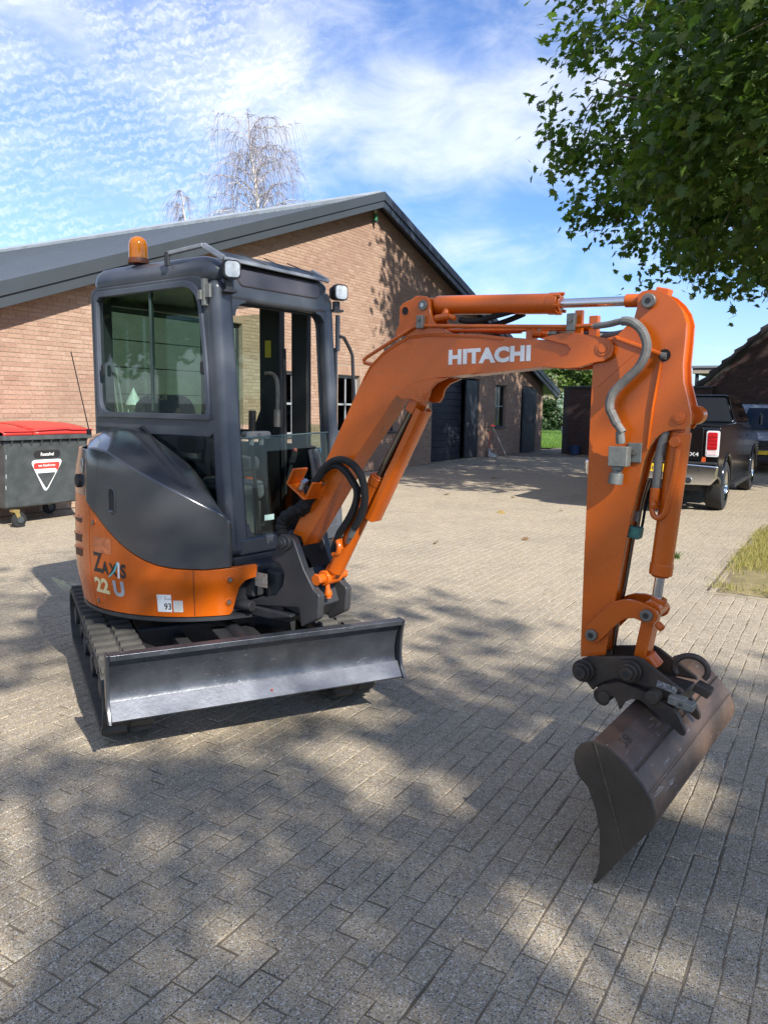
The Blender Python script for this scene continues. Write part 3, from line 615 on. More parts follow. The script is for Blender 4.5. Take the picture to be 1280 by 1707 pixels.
M_coup=mat('black coupler steel',(.027,.023,.020),.5,.2,var=.2,vscale=8,bump=.35,bscale=50,dirt=(.13,.085,.055),dirt_amt=.55,dirt_scale=7)
M_white=mat('white decal',(.80,.79,.75),.45,var=.02); M_black=mat('black decal',(.02,.02,.02),.5); M_cream=mat('cream decal',(.78,.66,.36),.5); M_silver=mat('silver decal',(.42,.43,.44),.4); M_teal=mat('teal decal',(.12,.48,.46),.5)
M_glc=glass('cab glass',(.72,.82,.76),.015); M_gls=glass('dark side glass',(.42,.50,.44),.05); M_gld=glass('dark quarter glass',(.42,.47,.45),.02)
M_rubber=mat('window rubber',(.012,.012,.013),.7)
M_seat=mat('grey seat fabric',(.18,.19,.20),.9,var=.2,vscale=40,bump=.3); M_plas=mat('grey cab plastic',(.14,.145,.14),.6,var=.1,vscale=20); M_boot=mat('beige lever grip',(.36,.32,.26),.6)
ex=thing('mini_excavator','orange and grey mini excavator with its arm stretched over the paving','excavator',(-1.094,4.677,0),-AU)
def E(x,y,z): return (x,y,z)
LB=-.095
# ---------------- undercarriage, turned 26 degrees from the cab
URZ=-(AB-AU)
UM=Matrix.Rotation(URZ,4,'Z')
def belt(r,half,zc,n=14):
    P=[]
    for i in range(n+1): a=-math.pi/2+math.pi*i/n; P.append((half+r*math.cos(a),zc+r*math.sin(a)))
    for i in range(n+1): a=math.pi/2+math.pi*i/n; P.append((-half+r*math.cos(a),zc+r*math.sin(a)))
    return P
for sy in(-1,1):
    y0,y1=sorted((sy*.478,sy*.722)); hx,zc,r=.785,.215,.185
    m=MB(); m.ring(belt(r,hx,zc),belt(r-.028,hx,zc),y0,y1); m.xf(UM); tr_=m.build('track',M_rub,ex,bevel=.004)
    # lugs
    per=4*hx+2*math.pi*r; nl=38; lm=None
    mm=MB(); mm.prism([(-.028,-.006),(-.020,.016),(.020,.016),(.028,-.006)],-.053,.053); lo=mm.build('lug',M_lug,tr_,smooth=0,bevel=.004); lme=lo.data; bpy.data.objects.remove(lo)
    for i in range(nl):
        for half in(0,1):
            d=(i+.5*half)*per/nl; yy=(y0+y1)/2+(-.062 if half==0 else .062)
            if d<2*hx: p=(hx-d,zc+r,0); an=0
            elif d<2*hx+math.pi*r: a=(d-2*hx)/r; p=(-hx-r*math.sin(a),zc+r*math.cos(a)); an=-a
            elif d<4*hx+math.pi*r: q=d-2*hx-math.pi*r; p=(-hx+q,zc-r); an=math.pi
            else: a=(d-4*hx-math.pi*r)/r; p=(hx+r*math.sin(a),zc-r*math.cos(a)); an=math.pi-a
            M=UM@Matrix.Translation((p[0],yy,p[1]))@Matrix.Rotation(an,4,'Y')
            o=link('lug',lme,tr_); o.matrix_local=M
    m=MB(); m.prism([(-.70,.13),(.62,.13),(.70,.20),(.62,.29),(-.66,.29),(-.74,.2)],y0+.05,y1-.05); m.xf(UM); fr_=m.build('track_frame',M_cast,tr_,bevel=.008)
    for x,rr in((hx,.150),(-hx,.150)):
        m=MB(); m.cyl((x,y0+.045,zc),(x,y1-.045,zc),rr,rr,20); m.cyl((x,y0+.02,zc),(x,y1-.02,zc),.06,.06,14); m.xf(UM); m.build('sprocket' if x<0 else 'idler',M_cast,tr_,bevel=.006)
    for x in(-.42,0,.42):
        m=MB(); m.cyl((x,y0+.04,.105),(x,y1-.04,.105),.065,.065,16); m.xf(UM); m.build('roller',M_cast,tr_,bevel=.006)
    m=MB(); 
    for k,x in enumerate((-.45,-.15,.15,.42)): m.cyl((x,(y0 if sy<0 else y1)+(.045 if sy<0 else -.045),.215),(x,(y0 if sy<0 else y1)+(.03 if sy<0 else -.03),.215),.018,.018,8)
    m.xf(UM); m.build('bolt',M_pin,tr_)
m=MB(); m.bb((-.34,-.47,.19),(.34,.47,.40)); m.cyl((0,0,.40),(0,0,.485),.34,.34,32); m.bb((-.2,-.5,.22),(.2,.5,.34)); m.xf(UM); m.build('car_body',M_cast,ex,bevel=.02)
# blade
BP=[(1.245,.545),(1.222,.515),(1.196,.46),(1.180,.40),(1.183,.345),(1.205,.298),(1.243,.262)]
def bl(y0,y1,P,th):
    n=[]
    for i,p in enumerate(P):
        a=Vector(P[max(i-1,0)]);b=Vector(P[min(i+1,len(P)-1)]);t=(b-a).normalized(); n.append((p[0]-th*abs(t.y)-0*t.x,p[1]-th*t.x*(-1 if t.y<0 else 1)*0))
    return P+n[::-1]
m=MB(); m.prism(bl(0,0,BP,.014),-.715,.715); m.bb((1.205,-.715,.53),(1.262,.715,.556)); m.xf(UM); bld=m.build('dozer_blade',M_blade,ex,smooth=50,bevel=.004)
m=MB(); m.prism([(1.196,.318),(1.256,.248),(1.266,.258),(1.206,.328)],-.715,.715); m.xf(UM); m.build('cutting_edge',M_edge,bld,bevel=.002)
for y in(-1,1):
    m=MB(); P=[(1.262,.556),(1.245,.50),(1.232,.43),(1.230,.36),(1.245,.30),(1.285,.25),(1.25,.243),(1.18,.30),(1.155,.38),(1.165,.47),(1.195,.556)]
    m.prism(P,y*.716,y*.73); m.xf(UM); m.build('side_plate',M_blade,bld,bevel=.003)
m=MB()
for y in(-.30,.30): m.bar((.30,y*.8,.29),(1.17,y,.40),.07,.10)
m.bb((.95,-.34,.33),(1.10,.34,.345)); m.cyl((.35,0,.40),(1.15,0,.44),.04,.04,14); m.bb((.55,-.11,.41),(1.16,.11,.425)); m.xf(UM); m.build('blade_arm',M_cast,ex,bevel=.006)
m=MB(); m.box((1.238,.02,.268),(.004,.01,.05),Euler((.1,.5,.1))); m.xf(UM); m.build('paint_mark',mat('red mark',(.6,.06,.02),.6),bld)
# ---------------- round body
def cylp(th,u,rad): a=R(th); return (rad*math.sin(a),-rad*math.cos(a),u)
def interp(T,x):
    if x<=T[0][0]: return T[0][1]
    for (a,b),(c,d) in zip(T,T[1:]):
        if x<=c: return b+(d-b)*(x-a)/(c-a)
    return T[-1][1]
TOPB=[(-6,1.088),(-3,1.064),(0,1.045),(7,.975),(13.8,.912),(20,.862),(25,.830),(31,.802),(38,.787),(50,.778),(60,.784),(72,.789)]
BOTB=[(-250,.525),(61,.525),(62.5,.56),(63.2,.64),(64.5,.685),(67,.715),(72,.728)]
def rad(u): return .700+.036*min(1,max(0,(u-.5)/.22))-.012*max(0,(u-.9)/.3)
m=MB(); rows=[]
ths=[-5.4+i*(72+5.4)/60 for i in range(61)]
for k in range(13):
    rows.append([cylp(t,(lambda b,tp:b+(tp-b)*k/12)(interp(BOTB,t),interp(TOPB,t)),rad(interp(BOTB,t)+(interp(TOPB,t)-interp(BOTB,t))*k/12)) for t in ths])
rows.append([cylp(t,interp(TOPB,t)+.006,rad(interp(TOPB,t))-.02) for t in ths])
m.grid(rows); sp=m.build('side_panel',M_or,ex,solid=.02,smooth=50,bevel=.004)
m=MB(); m.grid([[cylp(45.6,.53+k*.25/8,rad(.53+k*.25/8)+.0012) for k in range(9)],[cylp(45.85,.53+k*.25/8,rad(.53+k*.25/8)+.0012) for k in range(9)]]); m.build('panel_seam',M_black,sp)
ths=[-5.9-i*244/90 for i in range(91)]
m=MB(); m.grid([[cylp(t,.525+(1.14-.525)*k/10+(.0 if t>-40 else 0),rad(.525+(1.14-.525)*k/10)) for t in ths] for k in range(11)]); cw=m.build('counterweight',M_or,ex,solid=.03,smooth=50,bevel=.004)
m=MB(); m.grid([[cylp(t,1.14+k*.05,rad(1.14)+.002-k*k*.0012) for t in ths] for k in range(6)]); rh=m.build('rear_hood',M_hood,ex,solid=.02,smooth=50,bevel=.004)
for k,u in enumerate((1.02,.93,.85)):
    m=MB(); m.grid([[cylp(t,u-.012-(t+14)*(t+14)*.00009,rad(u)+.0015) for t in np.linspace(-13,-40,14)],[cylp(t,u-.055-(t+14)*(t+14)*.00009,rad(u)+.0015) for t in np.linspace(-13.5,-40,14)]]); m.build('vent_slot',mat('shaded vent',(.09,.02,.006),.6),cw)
    m=MB(); m.tube([cylp(t,u-.004-(t+14)*(t+14)*.00009,rad(u)-.003-.008*abs((t+26)/15)**3) for t in np.linspace(-12,-40,16)],.011,8); m.build('louver',M_or,cw)
m=MB(); m.grid([[cylp(t,u,rad(u)+.0012) for t in (-17-(u-.53)*95,-40)] for u in (.53,.56,.59,.62,.65)]); m.build('stripe_decal',M_white,cw)
m=MB(); m.lathe([(.60,.488),(.692,.492),(.704,.500),(.704,.518),(.69,.5235),(.60,.524)],n=72); m.build('skirt_ring',M_cast,ex,smooth=50)
m=MB(); m.cyl((0,0,.43),(0,0,.50),.30,.30,32); m.cyl((0,0,.5245),(0,0,.545),.66,.66,40); m.bb((.3,-.28,.56),(.60,.28,.70)); m.bb((-.6,-.25,.56),(.30,.3,.79)); m.build('turntable',M_cast,ex,bevel=.006)
# bolts in cups on the panel
for th,u in((-1.8,1.005),(-2.2,.57),(60.3,.725),(60.0,.60)):
    rr=rad(u); c=Vector(cylp(th,u,rr-.004)); d=Vector(cylp(th,0,1)).normalized()
    m=MB(); m.cyl(c,c+d*.0075,.021,.021,18); cu=m.build('bolt_cup',M_or,sp,bevel=.004)
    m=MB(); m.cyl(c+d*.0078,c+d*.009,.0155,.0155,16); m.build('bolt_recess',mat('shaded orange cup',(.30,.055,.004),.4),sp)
    m=MB(); m.cyl(c+d*.0092,c+d*.014,.0105,.0105,6); m.build('bolt',M_pin,sp)
# lettering on the panel, bent round the body
def onbody(t0,u0,sx=1): 
    def f(x,y):
        u=u0+y; r_=rad(u)+.002; return cylp(t0+math.degrees(x*sx/.737),u,r_)
    return f
text('lettering_z','Z',.150,onbody(-2.3,.742),M_black,sp,bold=.004,sx=.78)
text('lettering_axis','A',.088,onbody(3.6,.738),M_black,sp,bold=.004,sx=.8)
text('lettering_axis','X',.088,onbody(8.2,.735),M_black,sp,bold=.003,sx=.8)
text('lettering_axis','S',.100,onbody(14.2,.728),M_black,sp,bold=.004,sx=.75)
m=MB(); f=onbody(0,0); q=lambda t,u:cylp(t,u,rad(u)+.0035)
m.grid([[q(7.4,.722),q(8.3,.722)],[q(10.6,.760),q(11.6,.760)],[q(12.6,.812),q(13.4,.812)]]); m.build('letter_slash',M_teal,sp)
m=MB(); m.grid([[q(12.9,.722),q(13.9,.722)],[q(12.9,.808),q(13.9,.808)]]); m.build('letter_stroke',M_white,sp)
text('lettering_number','22',.112,onbody(-2.8,.626),M_cream,sp,bold=.005,sx=1.08)
text('lettering_number','U',.112,onbody(9.2,.624),M_silver,sp,bold=.006,sx=1.0)
def decal(name,t0,t1,u0,u1,mt,par,off=.0018):
    m=MB(); m.grid([[cylp(t,u,rad(u)+off) for t in np.linspace(t0,t1,6)] for u in np.linspace(u0,u1,4)]); return m.build(name,mt,par)
d1=decal('noise_sticker',30.2,36.3,.553,.650,M_white,sp); text('lettering','93',.05,onbody(33.0,.567),M_black,sp,bold=.001,sx=.85); text('lettering','L',.028,onbody(33.5,.622),M_black,sp); text('lettering','WA',.012,onbody(34.6,.622),M_black,sp)
m=MB(); tt=onbody(31.4,.63); m.tube([Vector(tt(.011*math.cos(a),.011*math.sin(a))) for a in np.linspace(0,6.3,14)],.0009,4); m.build('sticker_ring',M_silver,sp)
decal('blank_sticker',37.0,41.0,.553,.618,mat('silver sticker',(.60,.58,.52),.35),sp)
decal('faded_sticker',-1.2,9.6,.845,.93,mat('faded sticker',(.56,.17,.06),.5,var=.35,vscale=40),sp)
# ---------------- hood over tank, right of the cab
RID=[(-9,1.402),(-5,1.404),(0,1.400),(7,1.388),(15,1.348),(23.7,1.295),(32,1.243),(41,1.186),(50,1.126),(57,1.078),(61,1.040)]
INN=[(-.745,1.385),(-.60,1.455),(-.45,1.488),(-.30,1.496),(-.18,1.470),(-.05,1.420),(.10,1.355),(.22,1.298),(.33,1.215),(.43,1.110),(.50,.99)]
INS=smooth_path([(a,0,b) for a,b in INN],5)
ths=[-9+i*70/48 for i in range(49)]
def hr(u): return rad(u)+.004-.03*max(0,(u-1.30)/.1)**2*.4
rows=[]
for k in range(11):
    t_=k/10; rows.append([(lambda lo,hi:cylp(t,lo+(hi-lo)*t_,hr(lo+(hi-lo)*t_)))(interp([(-9,1.12)]+[(a,b+.010) for a,b in TOPB],t),interp(RID,t)) for t in ths])
ridge=rows[-1]
for k in range(1,8):
    t_=k/7; r_=[]
    for i,t in enumerate(ths):
        s_=i/48*(len(INS)-1); j=min(len(INS)-2,int(s_)); fr_=s_-j; a=INS[j];b=INS[j+1]; inn=(a.x+(b.x-a.x)*fr_,-.275,a.z+(b.z-a.z)*fr_)
        p=ridge[i]; z=p[2]+(inn[2]-p[2])*t_+.042*math.sin(math.pi*t_)*(1-.5*i/48)
        r_.append((p[0]+(inn[0]-p[0])*t_,p[1]+(inn[1]-p[1])*t_,z))
    rows.append(r_)
m=MB(); m.grid(rows); fe=[rows[k][-1] for k in range(len(rows))]
bot=(.56,-.27,.80); kk=len(m.v); m.v+= [tuple(x) for x in fe]+[bot]; n_=len(fe)
m.f+=[(kk+i,kk+i+1,kk+n_) for i in range(n_-1)]
bk=[rows[k][0] for k in range(len(rows))]; kk=len(m.v); m.v+=[tuple(x) for x in bk]+[(-.60,-.30,1.14)]; m.f+=[(kk+i+1,kk+i,kk+n_) for i in range(n_-1)]
bmw=m.build('hood',M_hood,ex,smooth=28)
q=bmw.modifiers.new('weld','WELD'); q.merge_threshold=.0005
q=bmw.modifiers.new('edges','BEVEL'); q.width=.007; q.segments=2; q.limit_method='ANGLE'; q.angle_limit=R(28)
def cap_ring(t0,u0,u1,hw,off):
    P=[]; 
    for a in np.linspace(0,math.pi,9): P.append((t0+hw*math.cos(a),u1+hw*.0129*math.sin(a)))
    for a in np.linspace(math.pi,2*math.pi,9): P.append((t0+hw*math.cos(a),u0+hw*.0129*math.sin(a)))
    return [Vector(cylp(t,u,hr(u)+off)) for t,u in P]
L1=cap_ring(10.3,1.085,1.175,1.6,.0025); m=MB(); m.add(L1,[tuple(range(len(L1)))]); hr_=m.build('handle_recess',M_rubber,bmw)
m=MB(); m.tube(cap_ring(10.3,1.085,1.175,1.75,.001)+[cap_ring(10.3,1.085,1.175,1.75,.001)[0]],.005,6); m.build('recess_rim',M_hood,bmw)
m=MB(); m.tube([cylp(9.4,1.075,hr(1.07)+.004),cylp(11.2,1.075,hr(1.07)+.004)],.008,6); m.build('latch',M_cab,bmw,bevel=.002)
m=MB(); m.cyl(cylp(-16,1.215,.70),cylp(-16,1.215,.745),.038,.038,18); m.build('lock_cup',M_rubber,rh,bevel=.006)
m=MB(); c=Vector(cylp(-13,1.30,.722)); m.tube([c+Vector((0.0,0,0))+Vector(cylp(-13+dx,dz,0))+Vector((dx*.01,0,dz)) for dx,dz in [(math.cos(a)*1.2,math.sin(a)*.02) for a in np.linspace(0,6.3,10)]],.003,5); m.build('key_ring',M_steel,rh)
# ---------------- cab
cabp=MB(); FR=lambda u:.540-(u-.87)*.072      # front face leans back
YR,YL=-.262,.682
# floor, sill, rear, left side and roof, with wide rounded edges
m=MB(); m.bb((-.70,YR+.012,.70),(.545,YL-.012,.812)); cab=m.build('cab',M_cast,ex,bevel=.012,seg=3)
def part(m,name,mt=M_cab,par=None,**k): return m.build(name,mt,par or cab,**k)
def hexa(P): # 8 points bottom4 top4
    m=MB(); m.add(P,[(0,1,2,3),(7,6,5,4),(0,4,5,1),(1,5,6,2),(2,6,7,3),(3,7,4,0)]); return m
def pillar(x0,x1,y0,y1,u0,u1,sx=True):
    a=FR(u0)-.54 if sx else 0; b=FR(u1)-.54 if sx else 0
    return hexa([(x0+a,y0,u0),(x1+a,y0,u0),(x1+a,y1,u0),(x0+a,y1,u0),(x0+b,y0,u1),(x1+b,y0,u1),(x1+b,y1,u1),(x0+b,y1,u1)])
# right front pillar tapers a little towards the top
part(hexa([(.405,YR,.812),(.545,YR,.812),(.545,-.118,.812),(.405,-.118,.812),(.335,YR,2.30),(.437,YR,2.30),(.437,-.128,2.30),(.335,-.128,2.30)]),'front_pillar',bevel=.045,seg=5,smooth=60)
part(hexa([(.42,.607,.812),(.545,.607,.812),(.545,YL,.812),(.42,YL,.812),(.335,.60,2.30),(.437,.60,2.30),(.437,YL,2.30),(.335,YL,2.30)]),'front_pillar',bevel=.03,seg=4,smooth=60)
m=MB(); m.bb((.435,-.2,.812),(.543,.66,.905)); part(m,'front_sill',bevel=.012)
m=MB(); m.bb((-.70,YL-.05,.81),(.47,YL-.004,.90)); part(m,'door_sill',bevel=.012)
# corner fillets of the front opening
for yc,sg in((-.118,1),(.607,-1)):
    for uc,su in((.905,1),(2.195,-1)):
        n=6; P=[(yc-sg*.03,uc-su*.02)]+[(yc+sg*(.075-.075*math.sin(R(90*i/n))),uc+su*(.075-.075*math.cos(R(90*i/n)))) for i in range(n+1)]
        P=[(yc-sg*.03,uc-su*.03),(yc-sg*.03,uc+su*.075)]+[(yc+sg*(.075-.075*math.cos(R(90*i/n))),uc+su*(.075-.075*math.sin(R(90*i/n)))) for i in range(n+1)]+[(yc+sg*.075,uc-su*.03)]
        m=MB(); f_=FR(uc); m.prism(P,f_-.09,f_-.012,'yz'); part(m,'corner_gusset')
# header with visor panel
m=MB(); m.bb((.30,-.20,2.195),(.438,.665,2.33)); part(m,'front_header',bevel=.03,seg=4,smooth=60)
m=MB(); P=rrect(-.105,.555,2.278,2.372,.04); m.prism(P,.39,.446,'yz'); part(m,'visor',mat('visor plastic',(.075,.068,.078),.35,var=.1),bevel=.012,seg=3)
# roof
rp=rrect(-.735,.432,YR,YL,.10,7)
m=MB()
lay=[(2.285,-.035),(2.305,-.006),(2.36,0),(2.405,-.008),(2.438,-.034),(2.452,-.075)]
cx,cy=-.15,.21
vs=[]
for u,ins in lay:
    for x,y in rp:
        d=Vector((x-cx,y-cy)); sx=(abs(d.x)+ins)/max(abs(d.x),1e-3) if abs(d.x)>.3 else 1; sy=(abs(d.y)+ins)/max(abs(d.y),1e-3) if abs(d.y)>.25 else 1
        vs.append((cx+d.x*sx,cy+d.y*sy,u+(-.03*max(0,(x-.2)/.23)**2 if u>2.38 else 0)))
n_=len(rp); m.add(vs,[(i*n_+k,i*n_+(k+1)%n_,(i+1)*n_+(k+1)%n_,(i+1)*n_+k) for i in range(len(lay)-1) for k in range(n_)]+[tuple(range(n_)),tuple(range(5*n_,6*n_))])
part(m,'roof',smooth=60)
# right side: sheet with window opening, lower sheet, glass
out_=rpoly([(-.722,1.46),(.418,1.46),(.372,2.33),(-.722,2.33)],[.02,.02,.13,.05],6)
inn_=rpoly([(-.655,1.575),(.372,1.575),(.352,1.9),(.300,2.285),(-.655,2.285)],[.09,.012,.3,.13,.02],6)
def resample(P,n,c):
    A=[math.atan2(p[1]-c[1],p[0]-c[0]) for p in P]; o=[]
    for i in range(n):
        t=-math.pi+2*math.pi*i/n; d=Vector((math.cos(t),math.sin(t))); best=None
        for k in range(len(P)):
            a=Vector(P[k])-Vector(c); b=Vector(P[(k+1)%len(P)])-Vector(c); e=b-a; den=d.x*e.y-d.y*e.x
            if abs(den)<1e-9: continue
            s_=(a.x*e.y-a.y*e.x)/den; u_=(a.x*d.y-a.y*d.x)/den
            if s_>0 and -1e-6<=u_<=1+1e-6: best=s_ if best is None else max(best,s_)
        o.append((c[0]+d.x*best,c[1]+d.y*best))
    return o
cc_=(-.15,1.92)
O=resample(out_,96,cc_); I=resample(inn_,96,cc_); I2=resample([(cc_[0]+(p[0]-cc_[0])*.98,cc_[1]+(p[1]-cc_[1])*.97) for p in inn_],96,cc_)
m=MB(); m.ring(O,I,YR,YR+.05); part(m,'right_side',bevel=.008,smooth=40)
I0=[(cc_[0]+(p[0]-cc_[0])*1.0,p[1]) for p in I]
m=MB(); m.ring([(cc_[0]+(p[0]-cc_[0])*1.035,cc_[1]+(p[1]-cc_[1])*1.06) for p in I],I2,YR-.012,YR+.035); sw=part(m,'side_window',mat('window frame grey',(.085,.095,.115),.42,var=.08),ex,bevel=.004,smooth=40)
m=MB(); m.add([(p[0],YR+.012,p[1]) for p in I2],[tuple(range(96))]); m.build('pane',M_gls,sw)
m=MB(); m.bb((-.146,YR+.006,1.60),(-.132,YR+.03,2.27)); m.build('meeting_stile',mat('dark green stile',(.05,.075,.065),.3),sw)
m=MB(); m.bb((-.655,YR-.018,1.555),(.385,YR-.0125,1.585)); m.build('sill_rail',M_cab,sw,bevel=.002)
for x in(-.60,.335): m=MB(); m.prism(rrect(x-.012,x+.012,1.80,1.87,.01,3),YR-.016,YR-.004); m.build('window_latch',M_rubber,sw)
low=[(-.722,1.50),(-.245,1.50),(-.215,1.49),(.03,1.335),(.20,1.20),(.30,1.09),(.33,.95),(.40,.82),(-.70,.82),(-.722,.84)]
m=MB(); m.prism(low,YR,YR+.04); part(m,'lower_side',bevel=.006)
m=MB(); m.prism([(-.23,1.508),(.43,1.508),(.43,1.0),(.35,.98),(.31,1.10),(.21,1.21),(.04,1.345)],YR+.012,YR+.018); part(m,'quarter_window',M_gld)
m=MB(); m.tube([(-.235,YR-.004,1.505),(-.20,YR-.004,1.485),(.035,YR-.004,1.34),(.20,YR-.004,1.21),(.31,YR-.004,1.09),(.37,YR-.004,.98),(.44,YR-.004,.94)],.009,6); part(m,'window_seal',M_rubber)
m=MB(); m.prism(rrect(.0,.18,1.36,1.46,.04),YR+.06,YR+.13); part(m,'side_console',M_plas,bevel=.02)
# rear wall and far (door) side
m=MB(); m.bb((-.715,YR+.03,.81),(-.66,YL-.03,1.45)); m.bb((-.715,YR+.03,1.45),(-.66,YR+.11,2.3)); m.bb((-.715,YL-.11,1.45),(-.66,YL-.03,2.3)); m.bb((-.713,YR+.11,2.24),(-.66,YL-.11,2.3)); part(m,'rear_wall',bevel=.012)
m=MB(); m.bb((-.69,YR+.10,1.44),(-.686,YL-.1,2.25)); part(m,'rear_window',M_glc,smooth=0)
M_blkp=mat('black inner pillar',(.010,.010,.011),.55)
m=MB(); m.bb((-.16,.615,.9),(.025,.676,2.30)); dp=part(m,'door_pillar',M_blkp,bevel=.012)
m=MB(); m.bb((.125,.625,.9),(.265,.67,2.30)); dfr=part(m,'door',M_blkp,bevel=.01)
m=MB(); m.bb((-.66,.63,1.42),(-.16,.672,1.47)); m.bb((-.66,.63,.9),(-.16,.672,1.0)); part(m,'door_rail',M_blkp)
m=MB(); m.prism(rpoly([(-.25,1.45),(-.16,1.45),(-.16,1.62)],.01),.63,.67); part(m,'door_gusset',M_blkp)
m=MB(); m.bb((.27,.64,1.02),(.46,.648,1.52)); part(m,'door_glass',M_glc,smooth=0); m=MB(); m.bb((-.6,.644,1.5),(-.165,.648,2.24)); part(m,'door_glass',M_glc,smooth=0)
m=MB(); m.prism(rrect(-.10,-.045,1.95,2.06,.006,2),.612,.6145); m2=part(m,'warning_sticker',mat('yellow sticker',(.62,.50,.03),.5))
m=MB(); m.tube(smooth_path([(-.05,.58,1.84),(-.02,.55,1.845),(.05,.55,1.83),(.075,.55,1.78),(.08,.55,1.70),(.075,.55,1.60)]),.014,8); m.tube([(.075,.55,1.61),(.072,.55,1.50)],.024,8); part(m,'grab_handle',M_pin)
m=MB(); m.tube([(.09,.60,2.0),(.10,.60,1.05)],.012,6); part(m,'wiper_rod',M_blkp)
# windscreen: open upper part, clear lower glass
def onfront(y,u,off=0): return (FR(u)-.03+off,y,u)
m=MB(); m.add([onfront(-.13,.90),onfront(.62,.90),onfront(.62,1.475),onfront(-.13,1.455)],[(0,1,2,3)]); part(m,'lower_windscreen',M_glc,smooth=0)
m=MB(); m.tube([onfront(-.13,1.456),onfront(.62,1.476)],.005,6); part(m,'glass_edge',mat('green glass edge',(.10,.14,.125),.3))
m=MB(); m.box(onfront(.055,1.0,.004),(.002,.075,.032)); part(m,'glass_sticker',mat('pale green sticker',(.45,.62,.52),.5))
fo=rrect(-.122,.605,.908,2.192,.078,6); m=MB(); pth=[(FR(u)-.055,y,u) for y,u in fo]; m.tube(pth+[pth[0]],.010,6); part(m,'opening_seal',M_rubber)
# guard frame over the roof
M_rail=mat('worn grey rail',(.30,.31,.32),.45,.3,var=.25,vscale=12)
m=MB(); m.bar((.06,YR-.004,2.462),(.345,YR+.005,2.478),.028,.022); m.bar((.345,YR+.005,2.478),(.462,YR+.045,2.405),.026,.03); m.bar((.462,YR+.04,2.405),(.47,.60,2.392),.018,.02)
m.bar((.47,.595,2.392),(.33,.60,2.462),.022,.028); gf=m.build('roof_guard',M_rail,ex,bevel=.005)
m=MB(); m.bb((.04,YR-.02,2.395),(.075,YR-.004,2.47)); m.build('bracket',M_cast,gf,bevel=.003)
m=MB(); m.add([(.335,-.14,2.468),(.335,.585,2.462),(.455,.585,2.405),(.455,-.14,2.412)],[(0,1,2,3)]); m.build('mesh_cover',mat('grey mesh',(.085,.095,.105),.6,var=.3,vscale=60),gf,solid=.008)
for i in range(3): m=MB(); y=.0+i*.19; m.bar((.335,y,2.478),(.462,y+.09,2.414),.008,.006); m.build('mesh_bar',M_cast,gf)
# beacon
bc=Vector((-.31,-.20,2.452)); m=MB(); m.lathe([(.0,0),(.060,0),(.062,.012),(.058,.03),(0,.03)],bc,28); be=m.build('beacon',mat('beacon base',(.16,.045,.012),.5),ex,smooth=40)
am=bpy.data.materials.new('amber lens'); am.use_nodes=True; b_=am.node_tree.nodes['Principled BSDF']; b_.inputs['Base Color'].default_value=(.92,.26,.006,1); b_.inputs['Roughness'].default_value=.12; b_.inputs['Transmission Weight'].default_value=.35; b_.inputs['IOR'].default_value=1.3; b_.inputs['Coat Weight'].default_value=.6
m=MB(); m.lathe([(.0,.031),(.054,.031),(.0545,.05),(.054,.105),(.049,.127),(.037,.144),(.019,.153),(0,.155)],bc,28); m.build('lens',am,be,smooth=60)
m=MB(); m.cyl(bc+Vector((0,0,.04)),bc+Vector((0,0,.12)),.022,.022,14); m.build('bulb',M_steel,be)
# work lights
def worklight(c,yaw):
    M=Matrix.Translation(c)@Matrix.Rotation(yaw,4,'Z')
    m=MB(); P=rrect(-.048,.048,-.048,.048,.026,5)
    vs=[(.045,p[0],p[1]) for p in P]+[(.02,p[0]*1.02,p[1]*1.02) for p in P]+[(-.035,p[0]*.8,p[1]*.8) for p in P]+[(-.055,p[0]*.45,p[1]*.45) for p in P]; n=len(P)
    m.add(vs,[(i*n+k,i*n+(k+1)%n,(i+1)*n+(k+1)%n,(i+1)*n+k) for i in range(3) for k in range(n)]+[tuple(range(n)),tuple(range(3*n,4*n))]); m.xf(M)
    wl=m.build('work_light',M_rubber,ex,smooth=40)
    m=MB(); m.prism(rrect(-.040,.040,-.040,.040,.022,5),.0455,.050,'yz'); m.xf(M); m.build('lens',mat('lamp glass',(.52,.52,.48),.14,.2,var=.25,vscale=30,coat=.8,bump=.4,bscale=120),wl)
    m=MB(); m.bb((-.03,-.02,-.10),(.0,.02,-.05)); m.bb((-.05,-.035,-.115),(.02,.035,-.1)); m.xf(M); m.build('bracket',M_cast,wl,bevel=.003)
worklight(Vector((.475,-.195,2.345)),R(-22)); worklight(Vector((.455,.70,2.335)),R(-18))
m=MB(); m.bb((.36,YR-.03,2.16),(.385,YR-.001,2.30)); m.bb((.385,YR-.028,2.20),(.425,YR-.012,2.27)); m.bb((.345,YR-.045,2.19),(.372,YR-.031,2.24)); m.build('clamp_bracket',M_fit,ex,bevel=.003)
m=MB(); m.tube(smooth_path([(.33,YR+.05,2.29),(.325,YR+.055,2.20),(.28,YR+.06,2.12),(.235,YR+.06,2.135),(.20,YR+.06,2.22),(.19,YR+.07,2.29)],8),.010,6); part(m,'coiled_cable',M_rubber)
m=MB(); m.box((.335,YR+.03,2.21),(.085,.003,.085)); es=part(m,'exit_sticker',mat('exit green',(.05,.20,.10),.5),ex); m=MB(); m.box((.335,YR+.027,2.21),(.03,.002,.05),Euler((0,.5,0))); m.box((.35,YR+.027,2.235),(.018,.002,.018)); m.build('running_figure',M_white,es)
m=MB(); m.tube([(.475,.70,2.07),(.48,.735,2.065),(.475,.80,2.0),(.475,.825,1.96),(.50,.83,1.5),(.50,.80,1.46),(.51,.70,1.44)],.011,8); part(m,'door_handrail',M_cast)
m=MB(); m.bb((.455,.68,1.98),(.475,.705,2.20)); m.bb((.43,.683,1.2),(.46,.70,2.0)); part(m,'hinge',M_cab,bevel=.003)
